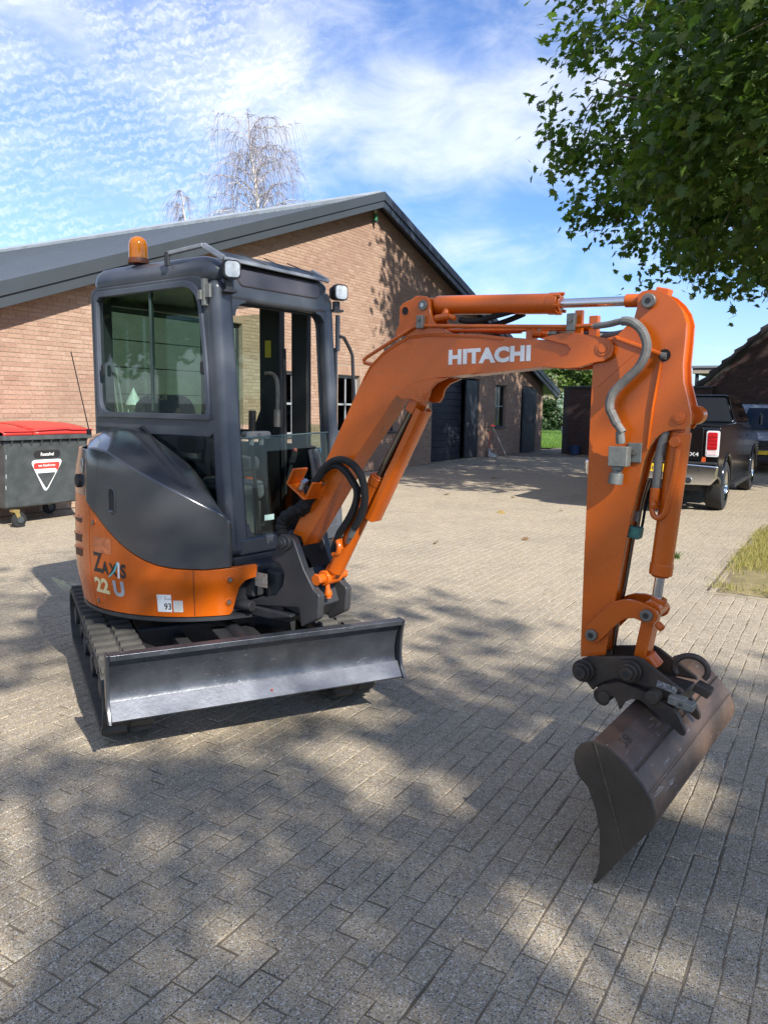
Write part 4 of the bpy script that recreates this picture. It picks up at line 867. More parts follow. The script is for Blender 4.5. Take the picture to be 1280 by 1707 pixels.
m=MB(); m.tube([(-.735,-.30,1.475),(-.80,-.36,1.95)],.0035,5); m.tube([(-.735,-.30,1.44),(-.735,-.30,1.475)],.014,8); m.build('antenna',M_rubber,ex)
m=MB(); m.tube([(-.195,YR-.012,1.47),(-.09,YR-.012,1.335)],.004,5); m.tube([(-.10,YR-.012,1.355),(-.045,YR-.014,1.285)],.009,6); m.build('gas_strut',M_steel,ex)
# seat, levers, console
se=MB(); se.prism(rrect(-.03,.46,1.03,1.16,.05),-.38,.06,'yz'); seat=se.build('seat',M_seat,ex,bevel=.03,seg=3,smooth=60)
m=MB(); m.prism(rrect(-.01,.44,1.15,1.74,.12,5),-.50,-.40,'yz'); m.xf(Matrix.Translation((-.05,0,0))@Matrix.Rotation(R(-5),4,'Y')); bk_=m.build('backrest',M_seat,seat,bevel=.03,seg=3,smooth=60)
text('lettering','HITACHI',.052,lambda x,y:(-.50+x*.9,-.016,1.665+y),M_cream,seat,bold=.001); 
m=MB(); m.bb((-.35,-.03,.82),(.02,.46,1.03)); m.build('seat_base',M_plas,seat,bevel=.02)
m=MB(); m.prism(rrect(-.40,.10,1.20,1.32,.04),-.14,-.05); m.prism(rrect(-.35,.12,.86,1.2,.03),-.13,-.06); m.prism(rrect(-.48,-.10,1.2,1.30,.04),.46,.56); lc=m.build('console',M_plas,ex,bevel=.015)
for y,x in((-.09,.10),(.50,-.14)):
    m=MB(); m.tube([(x,y,1.3),(x+.03,y,1.48)],.012,8); m.tube([(x+.03,y,1.47),(x+.045,y-.01,1.60)],.024,8); m.build('joystick',M_rubber,lc)
m=MB()
for y in(.12,.20): m.tube(smooth_path([(.36,y,.83),(.33,y-.0,1.1),(.30,y-.01,1.44)]),.011,8)
tl_=m.build('travel_lever',M_rubber,ex)
for y in (.11,.19): m=MB(); m.prism(rrect(y-.06,y+.06,1.44,1.485,.02,4),.275,.325,'yz'); m.tube([(.30,y,1.40),(.30,y,1.45)],.018,8); m.build('lever_grip',M_boot,tl_,bevel=.008)
m=MB(); m.tube([(.25,.47,1.17),(.20,.55,1.26)],.012,8); m.tube([(.20,.55,1.26),(.165,.62,1.33)],.022,8); dl_=m.build('blade_lever',M_rubber,ex); m=MB(); m.lathe([(0,-.02),(.02,-.012),(.022,.0),(.016,.016),(0,.02)],(.16,.63,1.345),12); m.build('knob',mat('red knob',(.25,.05,.03),.5),dl_)
m=MB(); m.bb((-.05,-.11,.83),(.30,.16,1.16)); m.build('control_box',M_plas,ex,bevel=.02)
m=MB(); m.bb((-.6,YR+.06,.815),(.44,YL-.06,.828)); m.build('floor_mat',mat('rubber mat',(.07,.07,.062),.9,var=.3,vscale=10,bump=.6,bscale=40),ex)
# ---------------- swing post and boom
def plate(poly,y0,y1,name,mt,par,bev=.004,label=None):
    m=MB(); m.prism(poly,y0,y1); return m.build(name,mt,par,bevel=bev,label=label)
def inset(P,d):
    n=len(P); A=sum(P[i][0]*P[(i+1)%n][1]-P[(i+1)%n][0]*P[i][1] for i in range(n)); s_=1 if A>0 else -1; o=[]
    for i in range(n):
        p=Vector(P[i]);a=(p-Vector(P[i-1]));b=(Vector(P[(i+1)%n])-p)
        if a.length<1e-6: a=b
        if b.length<1e-6: b=a
        na=Vector((-a.y,a.x)).normalized()*s_; nb=Vector((-b.y,b.x)).normalized()*s_; q=(na+nb)
        if q.length<1e-3: q=na
        q=q/max(.6,q.length**2/2) if q.length>0 else na
        o.append(tuple(p+q*d))
    return o
PO=D['post']; PO=rpoly(PO,.012,2)
m=MB(); m.prism(PO,-.225,-.178); post=m.build('swing_post',M_cast,ex,bevel=.008,seg=3)
plate(PO,-.012,.035,'side_plate',M_cast,post,.008)
m=MB(); m.prism([(.80,.58),(1.03,.54),(1.10,.62),(1.06,.72),(.98,.80),(.96,.62),(.84,.66)],-.178,-.012); m.bb((.66,-.2,.555),(.86,.01,.60)); m.bb((.62,-.19,.50),(.90,.0,.53)); m.cyl((.74,LB,.50),(.74,LB,.75),.075,.075,20); m.build('post_web',M_cast,post,bevel=.008)
m=MB(); m.prism([(.62,.512),(.80,.512),(.96,.545),(.96,.562),(.62,.562)],-.24,.05); m.build('lower_fork',M_cast,post,bevel=.008)
m=MB(); m.bb((.50,-.22,.60),(.66,.05,.78)); m.build('mount_block',M_cast,post,bevel=.015)
m=MB(); m.cyl((.40,-.30,.575),(.56,-.28,.572),.017,.017,12); m.build('swing_rod',mat('rusty rod',(.28,.10,.06),.5),ex)
m=MB(); m.cyl((.55,-.285,.572),(.70,-.262,.57),.030,.030,14); m.build('swing_cylinder',M_cast,ex,bevel=.004)
m=MB(); m.box((.735,-.232,.715),(.09,.004,.075)); dp_=m.build('data_plate',mat('worn data plate',(.30,.28,.25),.4,.5,var=.35,vscale=60),ex)
def pin(c,y0,y1,r,name,par,mt=M_pin,cap=.0):
    m=MB(); m.cyl((c[0],y0,c[1]),(c[0],y1,c[1]),r,r,22); o=m.build(name,mt,par,bevel=.004)
    return o
pp=D['postpin'][0]
for y0,y1,r_ in((-.245,-.205,.044),(-.262,-.244,.030),(-.27,-.26,.016)): pin(pp,y0,y1,r_,'pivot_pin',post,M_cast)
pin(pp,.03,.06,.04,'pivot_pin',post,M_cast)
BN,BFa=-.16,-.035
bside=D['boom_side']
m=MB(); m.prism(bside,BN,BFa); boom=m.build('boom',M_or,ex,bevel=.007,seg=3)
for y0,y1 in((BN-.015,BN+.002),(BFa-.002,BFa+.015)): plate(D['nose'],y0,y1,'nose_plate',M_or,boom,.003)
def boss(c,y,sg,r,par,h=.006,mt=M_or):
    m=MB(); m.cyl((c[0],y,c[1]),(c[0],y+sg*h,c[1]),r,r,26); o=m.build('pin_boss',mt,par,bevel=.002); m=MB(); m.cyl((c[0],y+sg*h*.9,c[1]),(c[0],y+sg*(h+.003),c[1]),r*.62,r*.62,22); m.build('pin_cap',mt,par,bevel=.0015)
npn=D['arm_pin_near']
boss(npn[2],BN-.015,-1,.030,boom,.003); boss(npn[2],BFa+.015,1,.030,boom,.003)
for y0,y1 in((BN-.003,BN+.014),(BFa-.014,BFa+.003)): plate(D['lug'],y0,y1,'cylinder_lug',M_or,boom,.003)
boss(npn[3],BN-.003,-1,.027,boom,.004)
for y0,y1 in((BN-.004,BN+.016),(BFa-.016,BFa+.004)): plate(D['bracket'],y0,y1,'cylinder_bracket',M_or,boom,.003)
bh=D['bracket_hole'][0]; m=MB(); m.cyl((bh[0],BN-.0055,bh[1]),(bh[0],BN-.003,bh[1]),.018,.018,20); m.build('lifting_hole',M_dark,boom); m=MB(); m.tube([(bh[0]+.0195*math.cos(a),BN-.004,bh[1]+.0195*math.sin(a)) for a in np.linspace(0,6.283,21)],.0025,5); m.build('hole_rim',M_or,boom)
pin(npn[0],BN-.012,BN-.004,.023,'arm_cylinder_pin',boom,M_pin)
m=MB(); m.cyl((npn[0][0],BN-.0125,npn[0][1]),(npn[0][0],BN-.015,npn[0][1]),.010,.010,8); m.build('grease_nipple',M_steel,boom)
# weld seam ribs along the upper edge of the side plate
m=MB(); m.tube([(x,BN-.001,z-.012) for x,z in bside[2:10]],.004,5); m.build('weld_seam',M_or,boom)
# side lettering
t0,t1=D['text'][0],D['text'][1]; tw=math.hypot(D['text'][3][0]-t0[0],D['text'][3][1]-t0[1]); th_=math.atan2(D['text'][3][1]-D['text'][0][1],D['text'][3][0]-D['text'][0][0])
V_,F_=text_verts('HITACHI',.0745,.0042,1.06); xs=[v[0] for v in V_]; xm,xM=min(xs),max(xs); ys=[v[1] for v in V_]; yM=max(ys)
kx=tw/(xM-xm); ky=.060/yM
me=bpy.data.meshes.new('lettering'); me.from_pydata([(t0[0]+(x-xm)*kx*math.cos(th_),BN-.0015,t0[1]+(x-xm)*kx*math.sin(th_)+y*ky) for x,y,z in V_],[],F_); me.materials.append(M_white); link('lettering',me,boom)
# rigid pipes, clamps, hoses
def path(P,y,k=4): return smooth_path([(p[0],y if not callable(y) else y(i),p[1]) for i,p in enumerate(P)],k)
T1=D['tube1']
m=MB(); m.tube([(p[0],BN-.012+(.03 if i==0 else 0),p[1]) for i,p in enumerate(T1)],.0085,8); m.build('hydraulic_pipe',M_or,boom,smooth=60)
m=MB(); m.tube([(p[0],-.065,p[1]-.004) for p in D['tube2']],.0085,8); m.tube([(1.64,-.10,1.985),(2.47,-.10,1.955)],.0085,8); m.build('hydraulic_pipe',M_or,boom,smooth=60)
m=MB(); 
for x,z in((1.79,1.972),(1.83,1.97),(1.87,1.968)): m.box((x,-.065,z),(.012,.02,.02))
m.build('pipe_clip',M_fit,boom)
PS=D['posts']
m=MB(); m.bb((PS[0][0]-.016,-.145,PS[1][1]-.03),(PS[0][0]+.016,-.125,PS[0][1])); m.build('pipe_post',M_or,boom,bevel=.003)
m=MB(); m.bb((PS[2][0]-.018,-.135,PS[3][1]-.03),(PS[2][0]+.018,-.105,PS[2][1]-.004)); m.build('pipe_post',M_or,boom,bevel=.003)
m=MB(); m.bb((PS[8][0]-.019,BN-.030,PS[9][1]-.012),(PS[8][0]+.015,BN-.004,PS[8][1]+.004)); cl_=m.build('pipe_clamp',M_fit,boom,bevel=.004); m=MB(); m.cyl((PS[8][0],BN-.038,PS[8][1]-.022),(PS[8][0],BN-.03,PS[8][1]-.022),.009,.009,6); m.build('bolt',M_pin,boom)
m=MB(); m.bb((PS[6][0]-.017,BN-.030,PS[7][1]-.004),(PS[6][0]+.017,BN-.004,PS[6][1])); cl_=m.build('pipe_clamp',M_fit,boom,bevel=.004); m=MB(); m.cyl((PS[6][0],BN-.037,PS[6][1]-.018),(PS[6][0],BN-.03,PS[6][1]-.018),.009,.009,6); m.build('bolt',M_pin,boom)
m=MB(); m.bb((PS[4][0]-.01,-.14,PS[5][1]-.02),(PS[4][0]+.02,-.09,PS[4][1])); m.cyl((PS[4][0]+.02,-.10,1.945),(PS[4][0]+.075,-.10,1.943),.016,.016,8); m.cyl((PS[4][0]+.02,-.135,1.945),(PS[4][0]+.055,-.135,1.943),.013,.013,6); m.build('pipe_joint',M_or,boom,bevel=.003)
m=MB(); m.cyl((PS[4][0]+.075,-.10,1.943),(PS[4][0]+.11,-.10,1.942),.014,.014,8); m.build('hose_end',M_fit,boom)
m=MB(); m.tube(path(D['hose2'],lambda i:-.10+.02*i),.0135,8); m.tube(path([(2.45,1.93),(2.53,1.928),(2.60,1.948),(2.66,1.97)],lambda i:-.075+.01*i),.013,8); m.build('grey_hose',M_hoseg,boom,smooth=60)
H1=D['hose1']; hp=path(H1,lambda i:-.175-.035*math.sin(min(1,i/8)*math.pi*.6)); m=MB(); m.tube(hp,[.0125 if i<14 else .0150 for i in range(len(hp))],10); ho=m.build('arm_hose',M_hoseg,ex,smooth=60)
m=MB()   # spiral wrap, seen as tight turns
for i in range(10,len(hp)-4):
    for k in range(3):
        p=hp[i].lerp(hp[i+1],k/3); d=(hp[i+1]-hp[i]).normalized(); m.cyl(p-d*.0016,p+d*.0016,.0172,.0172,10)
m.build('spiral_wrap',M_hoseg,ho,kind='stuff')
CP=D['coupling']; yy=-.185
m=MB(); m.cyl((CP[0][0]-.004,yy-.02,CP[0][1]+.005),(CP[1][0],yy-.01,CP[1][1]),.017,.019,8); m.bb((CP[2][0]-.036,yy-.03,CP[3][1]-.028),(CP[2][0]+.036,yy+.018,CP[2][1]-.004)); m.build('hose_coupling',M_fit,ho,bevel=.003)
m=MB(); m.bb((CP[6][0]-.005,-.158,CP[7][1]-.038),(CP[7][0]+.002,-.147,CP[6][1]+.036)); cb_=m.build('coupling_bracket',M_fit,ho,bevel=.003); m=MB(); m.cyl((CP[7][0]-.022,-.166,CP[7][1]),(CP[7][0]-.022,-.158,CP[7][1]),.010,.010,6); m.cyl((CP[6][0]+.01,-.168,CP[6][1]+.012),(CP[6][0]+.01,-.158,CP[6][1]+.012),.008,.008,6); m.build('bolt',M_pin,ho)
m=MB(); m.cyl((CP[3][0],yy,CP[3][1]-.028),(CP[4][0]-.001,yy,CP[4][1]),.024,.024,8); m.cyl((CP[4][0],yy,CP[4][1]),(CP[4][0]-.003,yy,CP[4][1]-.012),.018,.018,12); m.cyl((CP[4][0]-.003,yy,CP[4][1]-.012),(CP[5][0],yy,CP[5][1]),.026,.028,12); m.build('quick_connector',M_fit,ho,bevel=.002)
# cylinders
def hyd(name,pts,r,rr,rod_mt,extra=None,y=LB,collar=.0):
    A=[Vector((p[0],y,p[1])) for p in pts]; m=MB(); m.cyl(A[0],A[1],r,r,28); o=m.build(name,M_or,ex,bevel=.004,smooth=40)
    d=(A[1]-A[0]).normalized(); m=MB(); m.cyl(A[1]-d*.004,A[1]+d*.042,r*1.07,r*1.07,28); m.cyl(A[1]+d*.042,A[1]+d*.05,r*.8,r*.8,24); m.build('gland',M_or,o,bevel=.004,smooth=40)
    m=MB(); m.cyl(A[1]+d*.04,A[2],rr,rr,24); m.build('rod',rod_mt,o,smooth=60); return o,A,d
ac=D['arm_cyl']; ap=D['arm_pin']
acyl,A,d=hyd('arm_cylinder',[ac[0],(ac[1][0]+.002,ac[1][1]),ap[1]],.041,.0185,M_chr)
m=MB(); m.cyl((ap[0][0],-.14,ap[0][1]),(ap[0][0],-.05,ap[0][1]),.036,.036,20); m.bar((ap[0][0],LB,ap[0][1]),(ac[0][0]+.01,LB,ac[0][1]),.05,.055); m.build('cylinder_eye',M_or,acyl,bevel=.004)
m=MB(); m.cyl((ap[1][0],-.13,ap[1][1]),(ap[1][0],-.06,ap[1][1]),.032,.032,20); m.cyl((ap[1][0]-.085,LB,ap[1][1]+.004),(ap[1][0]-.02,LB,ap[1][1]+.001),.025,.025,16); m.build('rod_eye',M_or,acyl,bevel=.004)
m=MB(); m.cyl((1.80,LB-.045,2.035),(1.80,LB-.02,2.07),.016,.016,10); m.cyl((1.76,LB-.05,2.030),(1.83,LB-.05,2.036),.017,.017,8); m.cyl((1.83,LB-.05,2.036),(1.86,LB-.05,2.024),.012,.012,8); m.build('port_elbow',M_or,acyl,bevel=.003)
m=MB(); m.tube(path([(1.86,2.022),(1.93,2.012),(2.02,2.026),(2.10,2.04),(2.16,2.052)],LB-.01),.012,8); m.tube(path([(1.86,1.996),(1.95,1.988),(2.06,2.008),(2.15,2.035)],LB+.03),.012,8); m.build('cylinder_hose',M_hose,acyl,smooth=60)
m=MB()
for a in range(6): t=a*math.pi/3+.3; c=A[1]+d*.03; m.cyl(c+Vector((0,math.cos(t)*.040,math.sin(t)*.040)),c+d*.026+Vector((0,math.cos(t)*.040,math.sin(t)*.040)),.007,.007,6)
m.build('gland_bolt',M_or,acyl)
bm_=D['bmcyl']; p0=D['postpin'][1]
bcy,A,d=hyd('boom_cylinder',[(1.14,.80),(bm_[2][0]-.024,bm_[2][1]-.045),(bm_[5][0],bm_[5][1])],.042,.019,M_chrd)
m=MB(); m.cyl((1.103,-.15,.764),(1.103,-.04,.764),.040,.040,22); m.bar((1.103,LB,.764),(1.15,LB,.82),.06,.07); m.build('cylinder_eye',M_or,bcy,bevel=.005)
m=MB(); m.cyl((1.103,-.20,.764),(1.103,.02,.764),.026,.026,18); m.cyl((1.103,-.205,.764),(1.103,-.19,.764),.032,.032,6); m.build('pin',M_or,bcy,bevel=.003)
m=MB(); m.cyl((1.115,-.13,.735),(1.125,-.13,.66),.012,.015,10); m.lathe([(0,-.02),(.02,-.012),(.022,0),(.016,.018),(0,.02)],(1.122,-.13,.685),12); m.build('grease_fitting',M_or,bcy)
gp=D['guard']; dd=Vector((gp[2][0]-gp[1][0],0,gp[2][1]-gp[1][1])).normalized(); nn=Vector((-dd.z,0,dd.x)); 
if nn.x<0: nn=-nn
# cover plate over the rod, a shallow channel on the front of the cylinder
dd=(A[0]-A[2]).normalized(); nn=Vector((-dd.z,0,dd.x)); nn=nn if nn.x>0 else -nn; e0=A[2]+dd*.05+nn*.006; e1=A[2]+dd*.66+nn*.022
m=MB(); q=[(-.048,.028),(-.048,.060),(-.034,.066),(.034,.066),(.048,.060),(.048,.028),(.044,.028),(.044,.056),(.032,.061),(-.032,.061),(-.044,.056),(-.044,.028)]
vs=[e0+Vector((0,a,0))+nn*b for a,b in q]+[e1+Vector((0,a,0))+nn*b for a,b in q]; n_=len(q)
m.add(vs,[(i,(i+1)%n_,n_+(i+1)%n_,n_+i) for i in range(n_)]+[tuple(range(n_)),tuple(range(2*n_-1,n_-1,-1))]); m.build('rod_guard',M_or,bcy,bevel=.002)
m=MB(); m.bar(e0-dd*.05,e0+dd*.04,.09,.05); m.build('rod_eye',M_or,bcy,bevel=.006)
m=MB(); m.bb((1.17,LB-.06,.93),(1.23,LB-.03,.985)); m.tube(smooth_path([(1.19,LB-.075,.90),(1.225,LB-.08,.915),(1.235,LB-.08,.95),(1.215,LB-.07,.975)]),.015,8); m.build('port_elbow',M_or,bcy,bevel=.004)
m=MB(); m.tube(path(D['hoseA'],lambda i:-.205+(.045*max(0,(i-5)/5))),.0185,10); hz_=m.build('boom_hose',M_hose,ex,smooth=60)
m=MB(); m.tube(path(D['hoseB'],lambda i:-.195+.055*max(0,(i-4)/6)),.0185,10); m.build('second_hose',M_hose,hz_,smooth=60)
m=MB(); q=D['hoseA'][-1]; m.cyl((q[0],-.16,q[1]),(q[0]-.03,-.15,q[1]-.045),.016,.016,8); m.cyl((q[0]-.03,-.15,q[1]-.045),(q[0]-.06,-.14,q[1]-.08),.012,.012,8); m.build('hose_end',M_fit,hz_)
q=D['hoseB'][-1]; m=MB(); m.cyl((q[0],-.14,q[1]),(q[0]-.015,-.14,q[1]-.05),.022,.022,10); m.build('hose_end',M_hose,hz_)
bp=path(D['bundle'],lambda i:-.20+.0*i,5); m=MB(); m.tube(bp,[.028+.004*math.sin(i*1.7) for i in range(len(bp))],12); m.tube([p+Vector((-.015,.035,-.02)) for p in bp],[.026+.004*math.sin(i*2.1+1) for i in range(len(bp))],12); m.build('hose_sleeve',mat('woven sleeve',(.013,.013,.013),.9,var=.3,vscale=90,bump=.9,bscale=160),ex,smooth=60)
OB=D['obox']
m=MB(); a0=Vector((1.045,0,1.262)); ux=Vector((.52,0,.855)); vx=Vector((.855,0,-.52))   # along boom, across
def ob(a,b,y): v=a0+ux*a+vx*b; return (v.x,y,v.z)
P=[ob(-.055,-.02,0),ob(-.055,.105,0)]
for (a0_,a1_,b0_,b1_,y0_,y1_) in((-.06,.035,-.075,-.062,-.262,-.158),(-.06,-.05,-.062,.07,-.262,-.158),(-.05,.04,.055,.068,-.245,-.158),(-.06,.06,.0,.09,-.168,-.1585)):
    vs=[ob(a,b,y) for a in(a0_,a1_) for b in(b0_,b1_) for y in(y0_,y1_)]; m.add(vs,[(0,1,3,2),(4,6,7,5),(0,4,5,1),(2,3,7,6),(0,2,6,4),(1,5,7,3)])
hb=m.build('hose_bracket',M_or,ex,bevel=.004)
for a,b in((.03,.03),(-.02,.035),(.035,.07)): m=MB(); m.cyl(ob(a,b,-.168),ob(a,b,-.178),.0085,.0085,6); m.build('bolt',M_pin,hb)
m=MB(); c=Vector(ob(-.04,.0,-.215)); m.cyl(c,c+Vector((.02,0,.045)),.016,.016,8); m.cyl(c+Vector((.018,-.03,0)),c+Vector((.036,-.03,.04)),.014,.014,8); m.build('hose_end',M_steel,hb)
m=MB(); m.box(ob(-.115,.06,BN-.004),(.012,.008,.012)); m.tube([ob(-.06,-.01,BN-.002),ob(-.13,-.03,BN-.002)],.002,5); m.build('weld_tab',M_or,boom)
# ---------------- stick
SN,SF=-.150,-.040
st=D['stick']
m=MB(); m.prism(inset(st,.012),SN+.010,SF-.010); stick=m.build('arm',M_or,ex,bevel=.003)
for y0,y1 in((SN,SN+.013),(SF-.013,SF)): plate(st,y0,y1,'arm_plate',M_or,stick,.004)
for i in range(17,33):      # top and rear strips between the plates
    a,b=st[i],st[(i+1)]
    m=MB(); m.add([(a[0],SN+.012,a[1]),(b[0],SN+.012,b[1]),(b[0],SF-.012,b[1]),(a[0],SF-.012,a[1])],[(0,1,2,3)])
RB=D['stickribs']
m=MB(); m.tube([(RB[0][0],SN-.001,RB[0][1]),(RB[1][0],SN-.001,RB[1][1])],.0085,6); m.build('weld_rib',M_or,stick,smooth=60)
m=MB(); m.tube([(RB[2][0],SN-.001,RB[2][1]),(RB[3][0],SN-.001,RB[3][1]),(RB[4][0],SN+.001,RB[4][1])],.0085,6); m.build('weld_rib',M_or,stick,smooth=60)
m=MB(); m.tube([(RB[5][0],SN+.0005,RB[5][1]),(RB[6][0],SN+.0005,RB[6][1])],.0025,5); m.build('weld_seam',M_or,stick,smooth=60)
m=MB(); m.cyl((RB[7][0]+.008,SN-.0025,RB[7][1]),(RB[7][0]+.008,SN-.001,RB[7][1]),.022,.022,20); rh_=m.build('hose_hole',M_dark,stick); m=MB(); m.cyl((RB[7][0]-.003,SN-.006,RB[7][1]-.002),(RB[7][0]+.016,SN-.004,RB[7][1]-.004),.013,.013,10); m.build('hose_stub',M_hoseg,stick)
m=MB(); m.bar((RB[8][0]-.02,LB,RB[8][1]-.002),(RB[8][0]+.028,LB,RB[8][1]-.014),.05,.026); m.build('stop_block',M_or,stick,bevel=.004)
m=MB(); m.cyl((npn[1][0],SN-.022,npn[1][1]),(npn[1][0],SN,npn[1][1]),.027,.027,24); p_=m.build('rod_pin',M_pin,stick,bevel=.005); m=MB(); m.cyl((npn[1][0],SN-.0235,npn[1][1]),(npn[1][0],SN-.022,npn[1][1]),.011,.011,10); m.build('pin_centre',M_black,stick)
boss(RB[9],SN,-1,.022,stick,.006)
m=MB(); m.cyl((RB[9][0]+.03,SF-.03,RB[9][1]+.012),(RB[9][0]+.03,SF+.02,RB[9][1]+.012),.034,.034,20); m.build('pin_boss',M_or,stick,bevel=.003)
# bucket cylinder
bc_=D['bcyl']
bcyl,A,d=hyd('bucket_cylinder',[bc_[1],(bc_[2][0]+.0015,bc_[2][1]+.045),bc_[4]],.041,.0195,M_chr)
m=MB(); m.cyl((RB[9][0],-.13,RB[9][1]),(RB[9][0],-.06,RB[9][1]),.034,.034,20); m.bar((RB[9][0],LB,RB[9][1]),(bc_[1][0],LB,bc_[1][1]-.01),.05,.06,up=(0,1,0)); m.build('cylinder_eye',M_or,bcyl,bevel=.004)
bp_=D['bpipe']; m=MB(); m.tube(smooth_path([(p[0],LB-.049,p[1]) for p in bp_]),.0105,8); m.cyl((2.760,LB-.049,1.29),(2.773,LB-.049,1.295),.018,.018,8); m.build('cylinder_pipe',M_or,bcyl,smooth=60)
bh_=D['bhose']; m=MB(); m.cyl((bh_[6][0],LB-.060,bh_[6][1]),(bh_[6][0],LB-.030,bh_[6][1]),.021,.021,8); m.build('pipe_bolt',M_or,bcyl,bevel=.003)
m=MB(); m.tube(smooth_path([(p[0],LB-.035,p[1]) for p in bh_[:5]]),.0165,10); m.tube(smooth_path([(p[0]+.024,LB+.02,p[1]) for p in bh_[:5]]),.0145,10); m.build('bucket_hose',M_hoseg,bcyl,smooth=60)
m=MB(); m.cyl((bh_[4][0],LB-.035,bh_[4][1]),(bh_[5][0]-.001,LB-.035,bh_[5][1]-.02),.0195,.0195,12); m.build('hose_collar',M_or,bcyl,bevel=.003)
sp_=D['spipe']; m=MB(); m.tube(smooth_path([(p[0]+.006,-.10,p[1]) for p in sp_]),.0085,8); wp=m.build('return_pipe',M_chrd,ex,smooth=60)
m=MB(); m.tube([(sp_[i][0]+.016,-.075,sp_[i][1]) for i in (0,1,2,3,4)],.0055,8); m.build('return_hose',M_hose,wp,smooth=60)
q=sp_[4]; m=MB(); m.box((q[0]+.004,-.105,q[1]),(.050,.05,.046),Euler((0,.15,0))); m.build('green_clip',mat('oxidised copper',(.05,.17,.13),.6,var=.3,vscale=40),wp,bevel=.006)
m=MB(); m.cyl((sp_[2][0],-.10,sp_[2][1]-.0),(sp_[3][0],-.10,sp_[3][1]),.013,.013,6); m.build('pipe_nut',M_fit,wp)
# links
lk=rpoly(D['link'],.006,2)
for y0,y1 in((SN-.020,SN-.004),(SF+.004,SF+.020)): lo=plate(lk,y0,y1,'guide_link',M_or,ex,.003)
for c in D['linkpins']:
    pin(c,SN-.036,SN-.018,.024,'link_pin',ex,M_pin); m=MB(); m.cyl((c[0],SN-.0365,c[1]),(c[0],SN-.0355,c[1]),.012,.012,10)
    pin(c,SN-.0375,SN-.0358,.011,'link_pin',ex,M_black); pin(c,SF+.018,SF+.05,.022,'link_pin',ex,M_pin)
m=MB(); m.cyl((2.775,SN+.004,.888),(2.775,SF-.004,.888),.036,.036,20); m.cyl((2.79,LB,.93),(2.782,LB,.90),.03,.03,16); m.cyl((2.805,SN-.004,.842),(2.828,SN-.015,.828),.014,.016,10); m.build('rod_eye',M_or,bcyl,bevel=.005)
bl_=D['blink']; m=MB(); m.prism(bl_,-.140,-.050); bk2=m.build('bucket_link',M_or,ex,bevel=.012,seg=3)
m=MB(); m.cyl((2.765,-.12,.705),(2.795,-.11,.66),.030,.036,16); m.build('link_boss',M_or,bk2,bevel=.006)
# ---------------- quick coupler and bucket
cp=D['coup']; m=MB(); m.prism(cp,-.195,-.178); coup=m.build('quick_coupler',M_coup,ex,bevel=.004)
plate(cp,-.012,.005,'side_plate',M_coup,coup,.004)
m=MB(); m.prism([(2.69,.61),(2.92,.60),(2.93,.56),(2.80,.555),(2.69,.575)],-.178,-.012); m.bb((2.58,-.178,.545),(2.70,-.012,.575)); m.build('cross_block',M_coup,coup,bevel=.006)
for c in D['couppins'][:2]:
    for y0,y1,r_ in((-.215,-.195,.046),(-.235,-.214,.036),(-.252,-.234,.025)): pin(c,y0,y1,r_,'coupler_pin',coup,M_coup)
    pin(c,-.2535,-.2515,.013,'pin_centre',coup,M_black); pin(c,.004,.03,.04,'coupler_pin',coup,M_coup)
kn=D['earknob']
m=MB(); m.box((2.868,-.1965,.618),(.075,.002,.026),Euler((0,.18,0))); m.build('worn_label',mat('worn white label',(.22,.21,.20),.6,var=.95,vscale=90),coup)
m=MB()
c=Vector((2.915,-.07,.665)); m.tube([c+Vector((math.cos(a)*.060,math.cos(a)*.01,math.sin(a)*.052)) for a in np.linspace(-.6,3.7,20)],.012,8); m.build('lifting_eye',M_coup,coup,smooth=60)
er=D['ear']; er=rpoly(er,.006,2)
m=MB(); m.prism(er,-.226,-.204); bkt=None
TL=lambda x,y,z:(x,y,z+(y+.59)*.055)
def tilt(m): m.v=[(v[0],v[1],v[2]+(v[1]+.59)*.055) for v in m.v]; return m
BK=D['bucket']; shell=BK[:11]; outer=shell; inner=[(p[0]-.0,p[1]) for p in shell]
inn2=inset(BK,.011)[:11]
m=MB(); m.prism(list(shell)+list(inn2[::-1]),-.585,.415); tilt(m); bucket=m.build('bucket',M_rust,ex,bevel=.002,smooth=20)
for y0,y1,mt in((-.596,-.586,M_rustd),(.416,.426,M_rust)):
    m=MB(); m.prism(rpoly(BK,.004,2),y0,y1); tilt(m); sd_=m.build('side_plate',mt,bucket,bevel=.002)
mk=D['bucket_marks']
m=MB(); m.tube([(p[0],-.597,p[1]) for p in mk[:3]],.0028,6); tilt(m); m.build('weld_bead',mat('weld bead',(.10,.075,.05),.6,.2,var=.4,vscale=50),bucket)
for c in(mk[3],mk[4]): m=MB(); m.tube([(c[0]+.001,-.58,c[1]+.001),(c[0]+.001,.41,c[1]+.001)],.0028 if c is mk[3] else .0015,6); tilt(m); m.build('weld_bead',M_rustd if c is mk[3] else M_rust,bucket)
m=MB(); m.prism([BK[10],BK[9],(BK[9][0]-.018,BK[9][1]+.006),(BK[10][0]-.006,BK[10][1]+.012)],-.597,.427); tilt(m); m.build('cutting_edge',M_rustd,bucket,bevel=.002)
m=MB(); m.bb((2.68,-.42,.497),(2.80,.28,.513)); 
for y0,y1 in((-.226,-.204),(-.036,-.014)):
    mm=MB(); mm.prism(er,y0,y1); mm.build('hanger_plate',M_coup,bucket,bevel=.003)
pin(kn[0],-.24,.0,.024,'hanger_pin',bucket,M_rustd); pin(kn[1],-.245,.0,.026,'hanger_pin',bucket,M_rustd)
for k,(c,h) in enumerate(((kn[2],.032),(kn[3],.028))): m=MB(); m.box((c[0],-.20,c[1]),(.06,.05,h),Euler((0,.1,0))); m.build('wedge_bolt',M_fit,bucket,bevel=.004)
